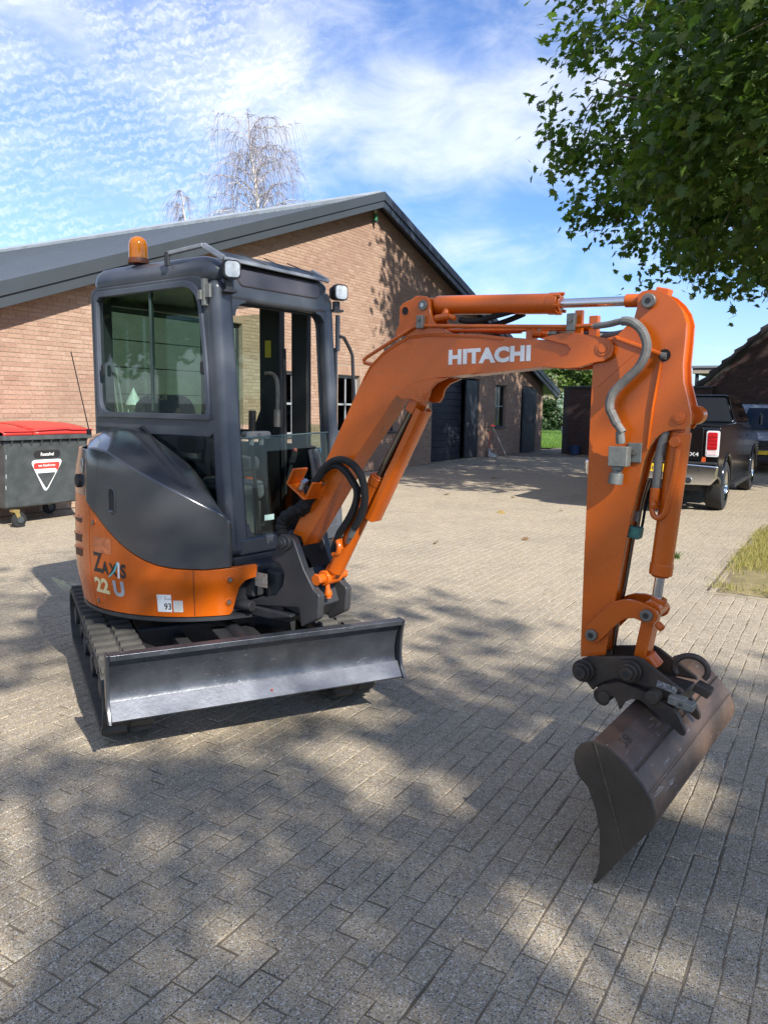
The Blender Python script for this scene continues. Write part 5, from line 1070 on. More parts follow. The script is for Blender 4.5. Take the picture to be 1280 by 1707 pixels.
m=MB(); m.box((kn[4][0],-.09,kn[4][1]-.01),(.06,.06,.034),Euler((0,.35,0))); m.build('wedge_bolt',M_coup,bucket,bevel=.004)
V_,F_=text_verts('28',.075,.004); me=bpy.data.meshes.new('embossed_number')
def onback(x,y):   # on the sloping top sheet between the first profile points
    a,b=Vector(BK[1]),Vector(BK[2]); d_=(b-a).normalized(); n_=Vector((-d_.y,d_.x)); n_=n_ if n_.y>0 else -n_; p=a+d_*(.005+y*.8)+n_*.003; yy=-.52+x; return (p.x,yy,p.y+(yy+.59)*.055)
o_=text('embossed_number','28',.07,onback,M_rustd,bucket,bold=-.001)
# ================================================================ vehicles
M_bk=mat('black car paint',(.006,.006,.0065),.10,var=.05,coat=.45,spec=.3,rvar=.03); M_tyre=mat('tyre rubber',(.018,.018,.018),.8,var=.2,vscale=30,bump=.3)
M_chrome=mat('chrome',(.75,.75,.74),.09,1,var=.03,rvar=.02); M_cglass=glass('tinted car glass',(.03,.035,.04),.02)
M_red=mat('tail lamp red',(.50,.012,.018),.12,var=.15,vscale=30,coat=1); M_clear=mat('clear lamp',(.72,.70,.68),.15,var=.1,coat=1); M_plate=mat('yellow plate',(.80,.52,.02),.45); M_trimb=mat('black trim',(.018,.018,.019),.6)
def wheel(parent,x,y,r,w,spokes,rimm,out):
    m=MB(); h=w/2; m.lathe([(r*.62,-h),(r*.86,-h*1.0),(r*.97,-h*.86),(r,-h*.6),(r,h*.6),(r*.97,h*.86),(r*.86,h),(r*.62,h)],(x,y,r),36,'y'); wl=m.build('wheel',M_tyre,parent,smooth=35)
    m=MB(); 
    for k in range(4): yy=y-h*.55+k*h*.37; m.lathe([(r+.0005,yy-y-.006),(r+.001,yy-y+.006)],(x,y,r),36,'y')
    m.build('tread_groove',M_trimb,wl)
    m=MB(); m.lathe([(r*.62,-h*.9),(r*.60,-h*.8),(r*.58,h*.8),(r*.62,h*.9)],(x,y,r),32,'y'); m.lathe([(0,out*h*.55),(r*.14,out*h*.55),(r*.16,out*h*.45)],(x,y,r),20,'y')
    for i in range(spokes):
        a=i*2*math.pi/spokes; m.bar((x+.1*r*math.cos(a),y+out*h*.52,r+.1*r*math.sin(a)),(x+.60*r*math.cos(a),y+out*h*.66,r+.60*r*math.sin(a)),.055,.03,up=(0,1,0))
    m.build('rim',rimm,wl,smooth=40); return wl
def arch(cx,r,z0,n=10): return [(cx+r*math.cos(math.pi*i/n),max(z0,.40+r*math.sin(math.pi*i/n))) for i in range(n+1)]
pk=thing('pickup_truck','black double cab pickup truck with chrome bumper and yellow number plate','pickup truck',tuple(sn(12.62,-2.72)),WROT)
Rw=.405
def side_poly(): 
    P=[(.14,.62),(.14,1.36),(.17,1.40),(1.98,1.42),(2.02,1.43),(4.25,1.30),(4.45,1.26),(5.55,1.15),(5.80,1.02),(5.86,.75),(5.84,.45)]
    return P+[(5.62,.42)]+[(5.02+.50*math.cos(a),.42+.50*math.sin(a)) for a in np.linspace(0,math.pi,11)]+[(1.72,.40)]+[(1.17+.50*math.cos(a),.42+.50*math.sin(a)) for a in np.linspace(0,math.pi,11)]+[(.45,.55)]
m=MB(); m.prism(side_poly(),-.995,.995); body=m.build('body',M_bk,pk,bevel=.045,seg=4,smooth=40)
m=MB(); m.add([(2.0,-.97,1.40),(4.55,-.97,1.27),(4.55,.97,1.27),(2.0,.97,1.40),(2.16,-.80,1.90),(3.72,-.80,1.91),(3.72,.80,1.91),(2.16,.80,1.90)],[(0,1,2,3),(7,6,5,4),(0,4,5,1),(1,5,6,2),(2,6,7,3),(3,7,4,0)]); m.build('cab',M_bk,pk,bevel=.06,seg=4,smooth=40)
m=MB(); m.add([(2.028,-.80,1.455),(2.028,.80,1.455),(2.142,.70,1.83),(2.142,-.70,1.83)],[(0,1,2,3)]); m.build('rear_window',M_cglass,pk,smooth=0)
for sy in(-1,1):
    for x0,x1,x2,x3 in((2.20,3.05,3.03,2.27),(3.13,4.25,3.68,3.11)):
        q=lambda x,z: (x,sy*(.974-(z-1.36)*.315),z)
        m=MB(); m.add([q(x0,1.44),q(x1,1.41),q(x2,1.82),q(x3,1.82)],[(0,1,2,3)]); m.build('side_window',M_cglass,pk,smooth=0)
    m=MB(); m.tube([(2.15,sy*.985,1.425),(4.3,sy*.985,1.335)],.010,5); m.build('window_trim',M_trimb,pk)
    m=MB(); m.bb((1.85,sy*1.0-.06,.33),(4.35,sy*1.0+.06,.40)); m.build('running_board',M_trimb,pk,bevel=.015)
    for x in(2.5,3.6): m=MB(); m.bb((x,sy*1.0-.005,1.15),(x+.2,sy*1.0+.02,1.19)); m.build('door_handle',M_bk,pk,bevel=.008)
    for x in(2.05,3.10,4.28): m=MB(); m.bb((x-.006,sy*.9945-.002,.5),(x+.006,sy*.9945+.002,1.36)); m.build('door_gap',M_trimb,pk,smooth=0)
    m=MB(); m.tube([(1.17+.515*math.cos(a),sy*.985,.42+.515*math.sin(a)) for a in np.linspace(.05,math.pi-.05,16)],.03,8); m.build('wheel_arch',M_bk,pk,smooth=60); m=MB(); m.tube([(5.02+.515*math.cos(a),sy*.985,.42+.515*math.sin(a)) for a in np.linspace(.05,math.pi-.05,16)],.03,8); m.build('wheel_arch',M_bk,pk,smooth=60)
    m=MB(); m.bb((4.22,sy*1.02-.10,1.36),(4.34,sy*1.02+.16*sy if sy>0 else sy*1.02-.16,1.58)); m.build('wing_mirror',M_bk,pk,bevel=.03,seg=3)
    for x in(1.17,5.02): wheel(pk,x,sy*.86,Rw,.28,7,M_chrome,sy)
    # tail lamp
    y0,y1=sorted((sy*.80,sy*.992)); m=MB(); m.prism(rrect(y0,y1,.925,1.325,.03,4),.118,.20,'yz'); tl=m.build('tail_lamp',M_clear,pk,bevel=.006)
    m=MB(); m.prism(rrect(y0+.028,y1-.02,1.03,1.30,.025,4),.112,.119,'yz'); m.build('red_lens',M_red,tl,bevel=.003)
    m=MB(); m.prism(rrect(y0+.028,y1-.02,.955,1.02,.01,3),.113,.1185,'yz'); m.build('reversing_lens',mat('frosted lens',(.70,.55,.52),.2,var=.3,vscale=60),tl)
    for k in range(4): m=MB(); m.bb((.109,y0+.035,1.06+k*.055),(.1125,y1-.03,1.068+k*.055)); m.build('lens_rib',mat('dark red',(.22,.005,.008),.2),tl)
    m=MB(); m.prism(rrect(sy*.78-.03,sy*.78+.03,.845,.92,.01,3),.125,.142,'yz'); m.build('reflector',mat('orange reflector',(.65,.10,.02),.2),pk)
    m=MB(); m.cyl((-.03,sy*.60,.56),(.5,sy*.60,.56),.062,.062,20); ex_=m.build('exhaust_tip',M_chrome,pk,bevel=.006); m=MB(); m.cyl((-.032,sy*.60,.56),(-.0305,sy*.60,.56),.050,.050,20); m.build('exhaust_hole',M_trimb,ex_)
m=MB(); m.prism(rrect(-.76,.76,.86,1.385,.04,4),.118,.16,'yz'); tg=m.build('tailgate',M_bk,pk,bevel=.012,seg=3); m=MB(); m.bb((.105,-.13,1.22),(.119,.13,1.29)); m.build('tailgate_handle',M_trimb,tg,bevel=.005)
m=MB(); m.tube([(.16,-.98,1.405),(.16,.98,1.405)],.02,8); m.build('bed_rail',M_bk,pk,smooth=60)
# lettering faces backwards: x of the text runs towards the right-hand side of the truck
text('lettering','4X4',.085,lambda x,y:(.1165,-.52-x,.93+y),M_clear,tg,bold=.001,sx=1.3)
m=MB(); P=[(-1.0,.60),(-1.02,.80),(-.40,.83),(-.36,.79),(.36,.79),(.40,.83),(1.02,.80),(1.0,.60),(.92,.50),(.4,.49),(.36,.55),(-.36,.55),(-.4,.49),(-.92,.50)]
m.prism(P,-.02,.11,'yz'); bp0=m.build('rear_bumper',M_chrome,pk,bevel=.03,seg=4,smooth=50); m=MB(); m.bb((-.02,-.98,.815),(.13,.98,.845)); m.build('bumper_step',M_trimb,bp0,bevel=.01)
for y in(-.55,.55): m=MB(); m.cyl((-.021,y*1.35,.72),(-.024,y*1.35,.72),.016,.016,14); m.build('parking_sensor',M_trimb,bp0)
m=MB(); m.prism(rrect(-.26,.26,.675,.80,.008,2),-.033,-.0205,'yz'); np_=m.build('number_plate',M_plate,pk)
text('lettering','6-H',.088,lambda x,y:(-.0345,.012-x,.700+y),M_black,np_,bold=.0015,sx=.9)
m=MB(); m.bb((.05,-.4,.42),(.3,.4,.56)); m.bb((-.06,-.05,.40),(.1,.05,.48)); m.build('tow_hitch',M_trimb,pk); m=MB(); m.bb((.5,-.7,.35),(5.4,.7,.55)); m.cyl((1.17,-.8,.40),(1.17,.8,.40),.08,.08,14); m.build('underbody',M_trimb,pk)
# van behind it
M_sil=mat('silver van paint',(.20,.205,.205),.3,.1,var=.04,coat=.8)
vn=thing('silver_van','silver van parked nose out in front of the dark brick house','van',tuple(sn(22.35,-1.82)),WROT)
P=[(0.05,.30),(.0,.62),(.06,.86),(.55,1.08),(1.35,1.66),(1.6,1.80),(4.6,1.84),(4.75,1.0),(4.75,.30)]
P=P+[(4.2,.30)]+[(3.85+.36*math.cos(a),.33+.36*math.sin(a)) for a in np.linspace(0,math.pi,9)]+[(1.26,.30)]+[(.90+.36*math.cos(a),.33+.36*math.sin(a)) for a in np.linspace(0,math.pi,9)]
m=MB(); m.prism(P,-.93,.93); vb=m.build('body',M_sil,vn,bevel=.07,seg=4,smooth=45)
m=MB(); m.add([(.60,-.80,1.13),(.60,.80,1.13),(1.36,.70,1.685),(1.36,-.70,1.685)],[(0,1,2,3)]); m.xf(Matrix.Translation((-.02,0,.02))); m.build('windscreen',M_cglass,vn,smooth=0)
for sy in(-1,1):
    m=MB(); m.add([(1.0,sy*.934,1.12),(4.5,sy*.934,1.14),(4.45,sy*.934,1.62),(1.55,sy*.934,1.62)],[(0,1,2,3)]); m.build('side_window',M_cglass,vn,smooth=0)
    y0,y1=sorted((sy*.58,sy*.90)); m=MB(); m.prism(rrect(y0,y1,.72,.88,.05,4),-.01,.2,'yz'); m.build('headlight',M_clear,vn,bevel=.02)
    m=MB(); m.bb((.62,sy*.97-.1,1.10),(.72,sy*.97+.1,1.26)); m.build('wing_mirror',M_trimb,vn,bevel=.03,seg=3)
    for x in(.90,3.85): wheel(vn,x,sy*.82,.33,.21,5,M_sil,sy)
m=MB(); m.bb((-.03,-.55,.55),(.1,.55,.86)); gr=m.build('grille',M_trimb,vn,bevel=.02)
for k in range(4): m=MB(); m.bb((-.045,-.53,.59+k*.07),(-.031,.53,.62+k*.07)); m.build('grille_bar',M_chrome,gr,bevel=.004)
m=MB(); m.bb((-.06,-.9,.30),(.08,.9,.48)); m.build('bumper',M_trimb,vn,bevel=.03); m=MB(); m.bb((-.072,-.26,.50),(-.062,.26,.60)); m.build('number_plate',M_plate,vn)
m=MB(); m.bb((1.7,-.72,1.845),(4.3,-.68,1.89)); m.bb((1.7,.68,1.845),(4.3,.72,1.89)); m.build('roof_rail',M_trimb,vn,bevel=.01)
# ================================================================ waste container
M_bin=mat('grey bin plastic',(.048,.055,.056),.5,var=.12,vscale=6,dirt=(.17,.18,.17),dirt_amt=.22,dirt_scale=7); M_lid=mat('red lid plastic',(.62,.05,.038),.38,var=.1,vscale=4)
bn=thing('waste_container','grey wheeled waste container with red lid and white triangle emblem','waste container',tuple(sn(5.95,-9.20)),WROT)
# local x along wall, y away from viewer into the wall side, z up
def tb(b0,b1,z0,t0,t1,z1): # two rects (x0,x1,y0,y1)
    f=lambda r,z:[(r[0],r[2],z),(r[1],r[2],z),(r[1],r[3],z),(r[0],r[3],z)]
    m=MB(); m.add(f(b0,z0)+f(t0,z1),[(3,2,1,0),(4,5,6,7),(0,1,5,4),(1,2,6,5),(2,3,7,6),(3,0,4,7)]); return m
m=tb((.05,1.20,.12,.86),None,.24,(0.0,1.27,.0,.97),None,1.13); m.build('body',M_bin,bn,bevel=.03,seg=3)
m=MB(); m.ring(rrect(-.045,1.315,-.05,1.02,.05),rrect(.03,1.24,.03,.94,.04),1.135,1.195,'xy'); rm=m.build('rim',M_bin,bn,bevel=.008)
for k in range(9): m=MB(); m.prism([(-.045,1.133),(-.0,1.133),(-.0,1.06)],.08+k*.142,.092+k*.142,'yz'); m.build('rim_rib',M_bin,rm,smooth=0)
for k in range(7): m=MB(); m.prism([(.06+k*.14,1.133),(.072+k*.14,1.133),(.072+k*.14,1.07),(.06+k*.14,1.07)],-.035,-.002) if 0 else m.bb((-.04,.06+k*.14,1.07),(-.003,.072+k*.14,1.133)); m.build('rim_rib',M_bin,rm,smooth=0)
def lidpart(x0,x1,h):
    rows=[]
    for i in range(9):
        y=-.03+1.03*i/8; z=1.20+h*math.sin(math.pi*min(1,.10+.9*i/8)**.8*.62); rows.append([(x0+(x1-x0)*k/10,y,z+.025*math.sin(math.pi*k/10)-.0*abs(k-5)) for k in range(11)])
    m=MB(); m.grid(rows); m.grid([[(x0+(x1-x0)*k/10,-.035,1.198) for k in range(11)],rows[0]]); return m
lidpart(-.03,.40,.125).build('lid',M_lid,bn,solid=.012,smooth=50); lidpart(.41,1.30,.14).build('lid',M_lid,bn,solid=.012,smooth=50)
m=MB(); m.bb((.395,-.04,1.20),(.415,.98,1.285)); m.build('lid_joint',M_lid,bn,bevel=.006)
m=MB(); m.tube([(-.03,-.045,1.255),(.40,-.045,1.255),(.42,-.05,1.262),(.9,-.05,1.275),(.95,-.05,1.262),(1.30,-.045,1.256)],.010,6); m.build('lid_lip',M_lid,bn,smooth=60)
for x,y in((.12,.06),(1.13,.06),(.12,.84),(1.13,.84)):
    m=MB(); rc=.10; m.lathe([(0,-.025),(rc*.75,-.025),(rc*.98,-.02),(rc,-.012),(rc,.012),(rc*.98,.02),(rc*.75,.025),(0,.025)],(x+.05,y-.02,rc),24,'y'); cs=m.build('caster',M_tyre,bn,smooth=40)
    m=MB(); m.bb((x-.04,y-.055,.205),(x+.05,y+.03,.235)); 
    for s_ in(-.035,.03): m.prism([(x-.03,.205),(x+.04,.205),(x+.075,.09),(x+.03,.085)],y-.02+s_-.003,y-.02+s_+.003)
    m.build('caster_fork',mat('yellow zinc',(.42,.32,.12),.4,.6),cs,bevel=.002)
    m=MB(); m.cyl((x+.05,y-.062,rc),(x+.05,y-.046,rc),.045,.045,16); m.build('hub',M_bin,cs)
fz=lambda x,z,o:(x,.0+(1.13-z)*.135-.003-o,z)
def bdec(name,P,mt,o,par=bn): m=MB(); m.add([fz(x,z,o) for x,z in P],[tuple(range(len(P)))]); return m.build(name,mt,par,smooth=0)
lb=bdec('name_label',rrect(.42,.82,.885,.99,.05,5),M_black,.0)
text('lettering','Restafval',.062,lambda x,y:fz(.62+x,.917+y,.002),M_white,lb,bold=.0012,align='CENTER',sx=.92)
def tri(k,dz=0): return rpoly([(.62-.245*k,.86-.0+dz),(.62+.245*k,.86+dz),(.62,.86-.455*k+dz)],.075*k,5)
tp=bdec('triangle_emblem',rpoly([(.365,.865),(.875,.865),(.62,.40)],.09,5),M_white,.0)
bdec('emblem_centre',rpoly([(.475,.685),(.765,.685),(.63,.46)],.03,4),M_bin,.002,tp)
rb=bdec('red_flash',rpoly([(.425,.825),(.815,.825),(.815,.77),(.785,.70),(.76,.742),(.425,.742)],.028,3),M_lid,.002,tp)
text('lettering','van Kaathoven',.047,lambda x,y:fz(.62+x,.772+y,.004),M_white,tp,bold=.0008,align='CENTER',sx=.92)
for k,(x,z) in enumerate(((.02,.95),(.028,.7),(.03,.55))): bdec('scratch',[(x,z),(x+.012,z),(x+.014,z-.06),(x+.004,z-.05)],M_silver,.001)
# ================================================================ small things about the yard
dp0=thing('dustpan','white dustpan with red handle leaning on the barn wall','dustpan',tuple(sn(23.45,-10.12)),WROT)
m=MB(); m.add([(0,-.12,.01),(.34,-.20,.01),(.40,.06,.02),(.06,.06,.02),(.10,.05,.28),(.14,.05,.28)],[(0,1,2,3),(3,2,5,4),(0,3,4),(1,5,2)]); m.build('pan',mat('white plastic',(.72,.72,.68),.4),dp0,solid=.01)
m=MB(); m.tube([(.12,.06,.27),(.15,.05,.85)],.014,8); m.build('handle',mat('red plastic',(.45,.05,.03),.4),dp0)
br=thing('broom','thin pale broom stick with red head leaning beside dustpan','broom',tuple(sn(24.05,-10.02)),WROT)
m=MB(); m.tube([(.3,-.12,.02),(-.42,.08,1.02)],.013,8); m.build('stick',mat('pale stick',(.55,.5,.45),.5),br); m=MB(); m.box((-.40,.06,1.02),(.32,.06,.05),Euler((0,.1,0))); m.build('head',mat('red plastic',(.45,.05,.03),.4),br,bevel=.008)
bu=thing('blue_bucket','blue plastic bucket standing against the garden wall','bucket',tuple(sn(26.95,-8.38)))
m=MB(); m.lathe([(0,.004),(.16,.004),(.21,.30),(.225,.305),(.225,.32),(.20,.32),(.15,.02),(0,.02)],n=24); m.build('pail',mat('blue plastic',(.03,.06,.14),.5),bu,smooth=40)
m=MB(); m.tube([(.215*math.cos(a),.215*math.sin(a),.30-.12*math.sin(a/1)) for a in np.linspace(0,math.pi,12)],.005,5); m.build('handle',M_steel,bu)
M_tarp=mat('blue tarpaulin',(.020,.15,.48),.35,var=.25,vscale=6,bump=.9,bscale=18,dirt=(.10,.30,.6),dirt_amt=.4,dirt_scale=8)
tpz=thing('blue_tarp','crumpled blue tarpaulin heap on a pallet beside the barn','tarp',tuple(sn(12.6,-9.45)),WROT)
rows=[]
for i in range(25):
    r=[]
    for j in range(25):
        x=-.62+1.24*i/24; y=-.5+1.0*j/24; e=max(0,1-(abs(x)/.62)**3)*max(0,1-(abs(y)/.5)**3)
        r.append((x+.02*math.sin(j*1.9),y+.02*math.sin(i*2.3),.12+.66*e**.5*(.75+.25*math.sin(x*5+1))+.05*math.sin(x*17+y*9)*math.sin(y*15-x*4)*e**.3))
    rows.append(r)
m=MB(); m.grid(rows); m.build('sheet',M_tarp,tpz,smooth=25)
m=MB(); m.tube(smooth_path([(-.25,-.53,.2),(-.2,-.56,.42),(-.1,-.55,.5),(0,-.54,.42),(.06,-.54,.2)]),.018,6); m.build('rope',mat('pale rope',(.7,.68,.6),.8),tpz)
pt=thing('pallet','weathered wooden pallet under the blue tarpaulin','pallet',tuple(sn(12.6,-9.45)),WROT); M_pal=mat('weathered wood',(.30,.25,.17),.85,var=.25,vscale=15)
for i in range(7): m=MB(); m.bb((-.6+i*.173,-.55,.085),(-.6+i*.173+.13,.55,.107)); m.build('plank',M_pal,pt,smooth=0)
for y in(-.48,0,.48): m=MB(); m.bb((-.6,y-.05,.003),(.56,y+.05,.083)); m.build('bearer',M_pal,pt,smooth=0)
ln=thing('garden_lantern','white cone roofed garden lantern before the pale barn door','lantern',tuple(sn(8.35,-9.55)))
m=MB(); m.cyl((0,0,1.60),(0,0,1.86),.13,.004,20); m.build('roof',mat('white enamel',(.70,.76,.70),.4),ln,smooth=30)
m=MB(); m.cyl((0,0,0),(0,0,1.36),.03,.03,10); m.cyl((0,0,1.36),(0,0,1.40),.1,.1,16); m.build('post',M_fit,ln)
for k in range(4): a=k*math.pi/2+.5; m=MB(); m.cyl((.085*math.cos(a),.085*math.sin(a),1.40),(.085*math.cos(a),.085*math.sin(a),1.61),.008,.008,6); m.build('leg',M_white,ln)
for k,(ds,h,lab) in enumerate(((.47,2.32,'tall pale pole leaning on the barn door, left one of two'),(.58,2.18,'shorter pale pole leaning on the barn door, right one of two'))):
    c=sn(8.03+ds,-9.85); m=MB(); m.tube([(c.x,c.y,0),(c.x+Lv.x*.0-Nv.x*.38,c.y-Nv.y*.38,h)],.016,8); tag(m.build('pole',mat('grey pole',(.27,.27,.25),.7)),lab,'pole',group='poles leaning on the barn door')
# fallen leaves
LEAF=[(0,0),(.10,.02),(.34,-.05),(.30,.10),(.62,.18),(.42,.27),(.50,.50),(.28,.42),(.30,.62),(.12,.60),(0,1.0)]
LEAF=LEAF+[(-x,y) for x,y in LEAF[-2:0:-1]]
LV=np.array([(x,y-.30,-.16*abs(x)+.05*math.sin(y*4)) for x,y in LEAF]); LV=np.vstack([LV,[[0,.08,.02]]]); nL=len(LEAF)
LF=np.array([(i,(i+1)%nL,nL) for i in range(nL)])
def leaf_cloud(P,size,up,jit,seed):
    r=np.random.default_rng(seed); n=len(P); nrm=np.asarray(up)+r.normal(0,jit,(n,3)); nrm/=np.linalg.norm(nrm,axis=1)[:,None]
    t=r.normal(0,1,(n,3)); t-=nrm*(t*nrm).sum(1)[:,None]; t/=np.linalg.norm(t,axis=1)[:,None]; b=np.cross(nrm,t)
    s=size*(.6+.7*r.random(n)); A=np.stack([t,b,nrm],1)*s[:,None,None]
    return A,np.einsum('vk,nkj->nvj',LV,A)+np.asarray(P)[:,None]
M_fall=leaf_mat('fallen leaves',[(.30,.17,.06),(.22,.12,.05),(.36,.24,.08),(.18,.13,.05)],.1,.7)
P=[]
for s,n in((11.2,-4.6),(13.2,-5.2),(9.1,-3.4),(12.0,-3.9),(26.3,-8.2),(26.5,-8.0),(26.0,-7.8),(25.2,-7.2),(24.2,-6.3),(16.5,-7.0),(12.9,-6.4),(9.6,-.85),(23.2,-9.8),(22.7,-9.8),(8.2,-4.2),(15.2,-6.1)):
    v=sn(s,n); P.append((v.x,v.y,.02))
A,V=leaf_cloud(np.array(P),.13,(0,0,1.0),.25,5); n=len(P)
tag(link('fallen_leaves',fast_mesh('fallen_leaves',V.reshape(-1,3),(LF[None]+(np.arange(n)*(nL+1))[:,None,None]).reshape(-1,3),M_fall,np.random.default_rng(2).random(n).repeat(nL))),'few curled brown leaves scattered on the paving','leaves',kind='stuff')
# ================================================================ trees and planting
M_bark=mat('plane bark',(.17,.15,.11),.9,var=.35,vscale=6,bump=.6,bscale=30,dirt=(.30,.28,.2),dirt_amt=.3)
M_leaf=leaf_mat('plane leaf',[(.070,.128,.030),(.100,.162,.038),(.078,.138,.040),(.122,.182,.042),(.050,.095,.028),(.15,.18,.045)],.48,.42)
def limb_paths(base,cent,rad3,nb,r):
    out=[]
    for i in range(nb):
        a=2*math.pi*i/nb+r.random()*.6; el=R(r.uniform(-12,65)); d=Vector((math.cos(a)*math.cos(el),math.sin(a)*math.cos(el),math.sin(el)))
        e=Vector(cent)+Vector((d.x*rad3[0]*.85,d.y*rad3[1]*.85,d.z*rad3[2]*.8)); s=Vector(base)+Vector((0,0,r.uniform(2.2,5.0)))
        mid=s.lerp(e,.5)+Vector((r.normal(0,.4),r.normal(0,.4),.6+r.normal(0,.3))); out.append(smooth_path([s,mid,e],6))
    return out
def plane_tree(label,base,cent,rad3,nleaf,nclump,size,seed,singles=0,lowcut=.55,group='plane trees',sun_gaps=()):
    r=np.random.default_rng(seed); t=thing('plane_tree',label,'tree',base,0,group)
    b=Vector(base); c=Vector(cent)-b
    m=MB(); m.tube(smooth_path([(0,0,-.1),(.1,.05,2.2),(c.x*.35,c.y*.35,c.z*.8),(c.x*.9,c.y*.9,c.z+rad3[2]*.7)],6),[.30-.26*i/18 for i in range(19)],12); m.build('trunk',M_bark,t,smooth=60)
    lp=limb_paths((0,0,0),c,rad3,26,r)
    for p in lp: m=MB(); m.tube(p,[.085-.075*i/(len(p)-1) for i in range(len(p))],7); m.build('limb',M_bark,t,smooth=60)
    # clumps: mostly towards the outside of the crown, some along the limbs
    cl=[]
    while len(cl)<nclump:
        d=r.normal(0,1,3); d/=np.linalg.norm(d); q=(.45+.55*r.random()**.45); w=1+.13*math.sin(d[0]*5+seed)+.12*math.sin(d[1]*6+d[2]*5+seed*2)
        z=rad3[2]*(1.0 if d[2]>0 else lowcut); cl.append((c.x+d[0]*rad3[0]*q*w,c.y+d[1]*rad3[1]*q*w,c.z+d[2]*z*q*w))
    cl=np.array(cl); tw=MB()
    for p in cl[:: max(1,len(cl)//260)]:
        p=Vector(p); L=min((k for q in lp for k in q),key=lambda k:(k-p).length); tw.tube([L,L.lerp(p,.6)+Vector((0,0,.08)),p],[.016,.011,.004],4,cap=False)
    tw.build('twigs',M_bark,t,smooth=0,kind='stuff')
    k=r.integers(0,len(cl),nleaf); sig=r.uniform(.20,.42,len(cl))
    P=cl[k]+r.normal(0,1,(nleaf,3))*sig[k][:,None]*np.array([1,1,.7])
    for gx,gy,gz,gr in sun_gaps:      # added openings: leaves cleared along sun rays to aim light at set spots
        q=P+np.array(base)-np.array([gx,gy,gz]); s_=np.array(sv); d_=np.linalg.norm(q-(q@s_)[:,None]*s_,axis=1)
        P=P[d_>gr*(.72+.5*r.random(len(P)))]
    nleaf=len(P); out=(P-np.array(c)); out/=np.linalg.norm(out,axis=1)[:,None]
    A,V=leaf_cloud(P,size,out*.5+np.array([0,0,.75]),.55,seed+1)
    msk=np.ones(nleaf,bool)
    if singles:
        W=P+np.array(base); px,py,fw=proj(W[:,0],W[:,1],W[:,2]); vis=(px>5)&(px<1275)&(py>4)&(py<560)
        pick=np.argsort(np.where(vis,fw,1e6))[:singles]; msk[pick]=False
        me=fast_mesh('leaf',LV,LF,M_leaf)
        for i in pick:
            o=link('leaf',me,t); s_=np.linalg.norm(A[i][0]); o.matrix_local=Matrix.Translation(P[i].tolist())@Matrix([[A[i][c_][r_] for c_ in range(3)]+[0] for r_ in range(3)]+[[0,0,0,1]])
    V=V[msk]; n=len(V); F=(LF[None]+(np.arange(n)*(nL+1))[:,None,None]).reshape(-1,3)
    link('foliage',fast_mesh('foliage',V.reshape(-1,3),F,M_leaf,r.random(n).repeat(nL)),t)['kind']='stuff'
    return t
plane_tree('broad green plane tree overhanging the pickup truck',(10.9,15.6,0),(10.2,15.0,7.4),(7.6,7.2,7.0),62000,1500,.19,3,singles=300,lowcut=.44)
plane_tree('plane tree beside the yard shading the foreground paving',(7.0,-9.4,0),(6.3,-8.9,8.2),(5.2,5.4,4.2),24000,1500,.15,9,sun_gaps=[(-1.25,3.5,.4,.42),(-.75,3.75,.4,.42),(-.2,4.05,.4,.42),(.45,3.9,2.0,.4),(1.3,3.1,2.0,.4),(1.5,2.9,.5,.35),(-1.35,2.85,0,.22),(-.1,3.4,0,.2),(.62,2.25,0,.19),(.33,3.15,0,.15),(-1.22,2.33,0,.17),(-1.9,3.9,0,.38),(-2.2,3.4,0,.25)])
plane_tree('plane tree left of the yard mirrored in the cab window',(-15.5,4.5,0),(-15.5,4.5,4.4),(4.0,5.5,3.0),7000,320,.3,27)
# bare weeping birch behind the barn roof
M_birch=mat('birch bark',(.62,.56,.49),.8,var=.35,vscale=9,dirt=(.09,.08,.07),dirt_amt=.3,dirt_scale=5); M_twig=mat('birch twigs',(.27,.23,.225),.8,var=.3,vscale=3)
def birch(label,base,h,w,seed,nb,lean=0):
    r=np.random.default_rng(seed); t=thing('birch_tree',label,'tree',base,0,'bare birches behind the barn')
    n=14; tp=[Vector((lean*(i/n)**1.5+.12*math.sin(i*.8),.1*math.sin(i*1.1),h*i/n)) for i in range(n+1)]
    m=MB(); m.tube(tp,[.17*(1-i/n)**.8+.012 for i in range(n+1)],8); m.build('trunk',M_birch,t,smooth=60)
    lb=MB(); tw=MB()
    for i in range(nb):
        f=.42+.56*(i/nb); s=tp[int(f*n)].lerp(tp[min(n,int(f*n)+1)],f*n-int(f*n)); a=r.random()*6.283; L=w*(1.15-f*.75)*r.uniform(.6,1.1); rise=h*.16*r.uniform(.4,1.2)*(1.25-f)
        p=[s]; 
        for k in range(1,8): q=k/7; p.append(s+Vector((math.cos(a)*L*q,math.sin(a)*L*q,rise*math.sin(q*2.2)+r.normal(0,.05))))
        lb.tube(p,[.05*(1-f)+.018-(.05*(1-f)+.012)*k/7 for k in range(8)],5,cap=False)
        for k in range(2,8):
            for _ in range(4):
                q=p[k]+Vector((r.normal(0,.1),r.normal(0,.1),r.normal(0,.05))); dl=r.uniform(.5,1.9)*(.55+.45*k/7); b=a+r.normal(0,1.0); sp=r.uniform(.2,.8)
                path_=[p[k]]+[q+Vector((math.cos(b)*sp*g_,math.sin(b)*sp*g_,.12*math.sin(g_*3)-dl*g_**1.6)) for g_ in(.25,.55,.8,1.0)]
                tw.tube(path_,[.008,.007,.006,.005,.003],3,cap=False)
    lb.build('limbs',M_birch,t,smooth=60); tw.build('twigs',M_twig,t,smooth=0,kind='stuff')
birch('tall bare weeping birch rising behind the barn roof',(-5.5,36,0),14.0,4.5,21,84,-.6)
birch('smaller bare birch left of the tall weeping birch behind roof',(-8.9,36.5,0),11.2,1.9,33,22,-.3)
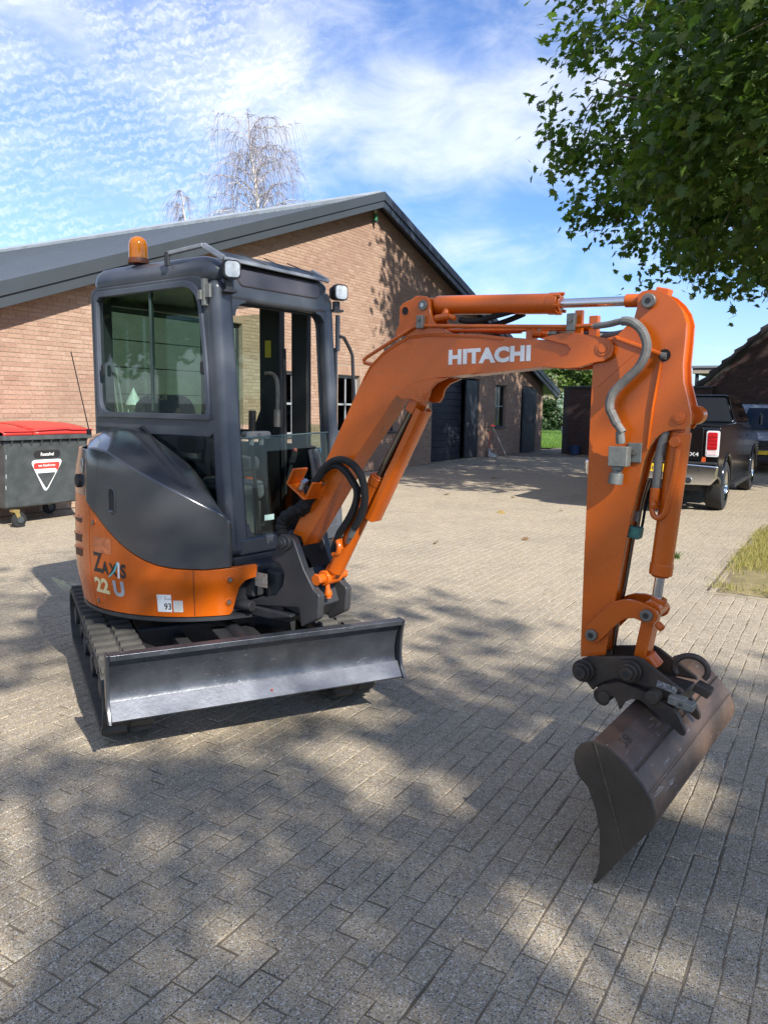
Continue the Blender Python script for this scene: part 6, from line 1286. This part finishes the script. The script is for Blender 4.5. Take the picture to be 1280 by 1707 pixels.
# hedge, garden trees and the white shrub in its tub
def bushy(name,label,cat,base,boxes,nleaf,size,m_,trunk=None,group=None,sf=.8,flat=False):
    r=np.random.default_rng(int(abs(base[0])*100)+nleaf); t=thing(name,label,cat,base,0,group); PP=[]
    for c,rad3,k in boxes:
        d=r.normal(0,1,(k,3)); d/=np.linalg.norm(d,axis=1)[:,None]; q=(.35+.65*r.random(k)**.5)[:,None]; w=(1+.18*np.sin(d[:,0]*6+d[:,2]*5)+.12*np.sin(d[:,1]*9))[:,None]
        PP.append(np.array(c)+d*q*w*np.array(rad3)) if not flat else PP.append(np.array(c)+(r.random((k,3))*2-1)*np.array(rad3)+r.normal(0,.05,(k,3)))
    P=np.vstack(PP); A,V=leaf_cloud(P,size,(0,-.3,.6),.8,nleaf); n=len(P)
    link('crown',fast_mesh('crown',V.reshape(-1,3),(LF[None]+(np.arange(n)*(nL+1))[:,None,None]).reshape(-1,3),m_,r.random(n).repeat(nL)),t)
    if trunk:
        m=MB(); m.tube([(0,0,-.05),(0,.02,trunk[0]*.6),(.05,0,trunk[0])],[trunk[1],trunk[1]*.8,trunk[1]*.4],8); m.build('trunk',M_bark,t,smooth=60)
    return t
M_gt=leaf_mat('garden tree leaf',[(.10,.16,.035),(.14,.20,.05),(.08,.13,.03),(.17,.22,.06)],.35,.5)
M_hd=leaf_mat('hedge leaf',[(.025,.055,.014),(.035,.07,.018),(.02,.045,.012)],.2,.5)
M_wt=leaf_mat('silver leaf',[(.42,.48,.40),(.34,.42,.33),(.50,.55,.48)],.25,.5)
M_gy=leaf_mat('pale grass plume',[(.34,.32,.22),(.26,.27,.16),(.42,.38,.28)],.3,.7)
bushy('hedge','dense dark green clipped hedge behind the lawn','hedge',(15.5,56,0),[((0,0,1.08),(9,.7,1.05),9000)],9000,.22,M_hd,flat=True)
bushy('garden_tree','bright green leafy garden tree above the brick garden wall','tree',(15.8,62,0),[((-.6,0,4.0),(3.6,3,2.0),4200),((2.2,0,3.6),(2.6,2.5,1.7),2200)],6400,.34,M_gt,(3.2,.16))
bushy('shrub','pale wispy tall shrub behind the hedge beside the barn','shrub',(12.0,60,0),[((0,0,2.3),(1.4,1.2,1.7),1500)],1500,.26,M_gy,(1.6,.08))
bushy('garden_tree','green garden tree peeping past the barn eave','tree',(10.2,58.5,0),[((0,0,3.9),(1.7,1.5,1.6),1600)],1600,.3,M_gt,(3.0,.12))
bushy('garden_tree','small green tree top showing above the garden wall right end','tree',(21.5,50,0),[((0,0,3.0),(1.2,1.2,1.1),700)],700,.28,M_gt,(2.4,.1))
bushy('potted_tree','small white leaved tree in grey tub on the lawn','tree',(11.45,49,.40),[((0,0,1.35),(.62,.6,.85),1300)],1300,.15,M_wt,(1.0,.03))
tub=thing('plant_tub','grey zinc tub holding the small white leaved tree','tub',(11.45,49,0)); m=MB(); m.box((0,0,.21),(.62,.62,.42)); m.build('tub',mat('zinc tub',(.32,.34,.36),.5,.3),tub,bevel=.02); m=MB(); m.box((0,0,.435),(.68,.68,.03)); m.build('tub_rim',mat('zinc tub',(.32,.34,.36),.5,.3),tub,bevel=.006)
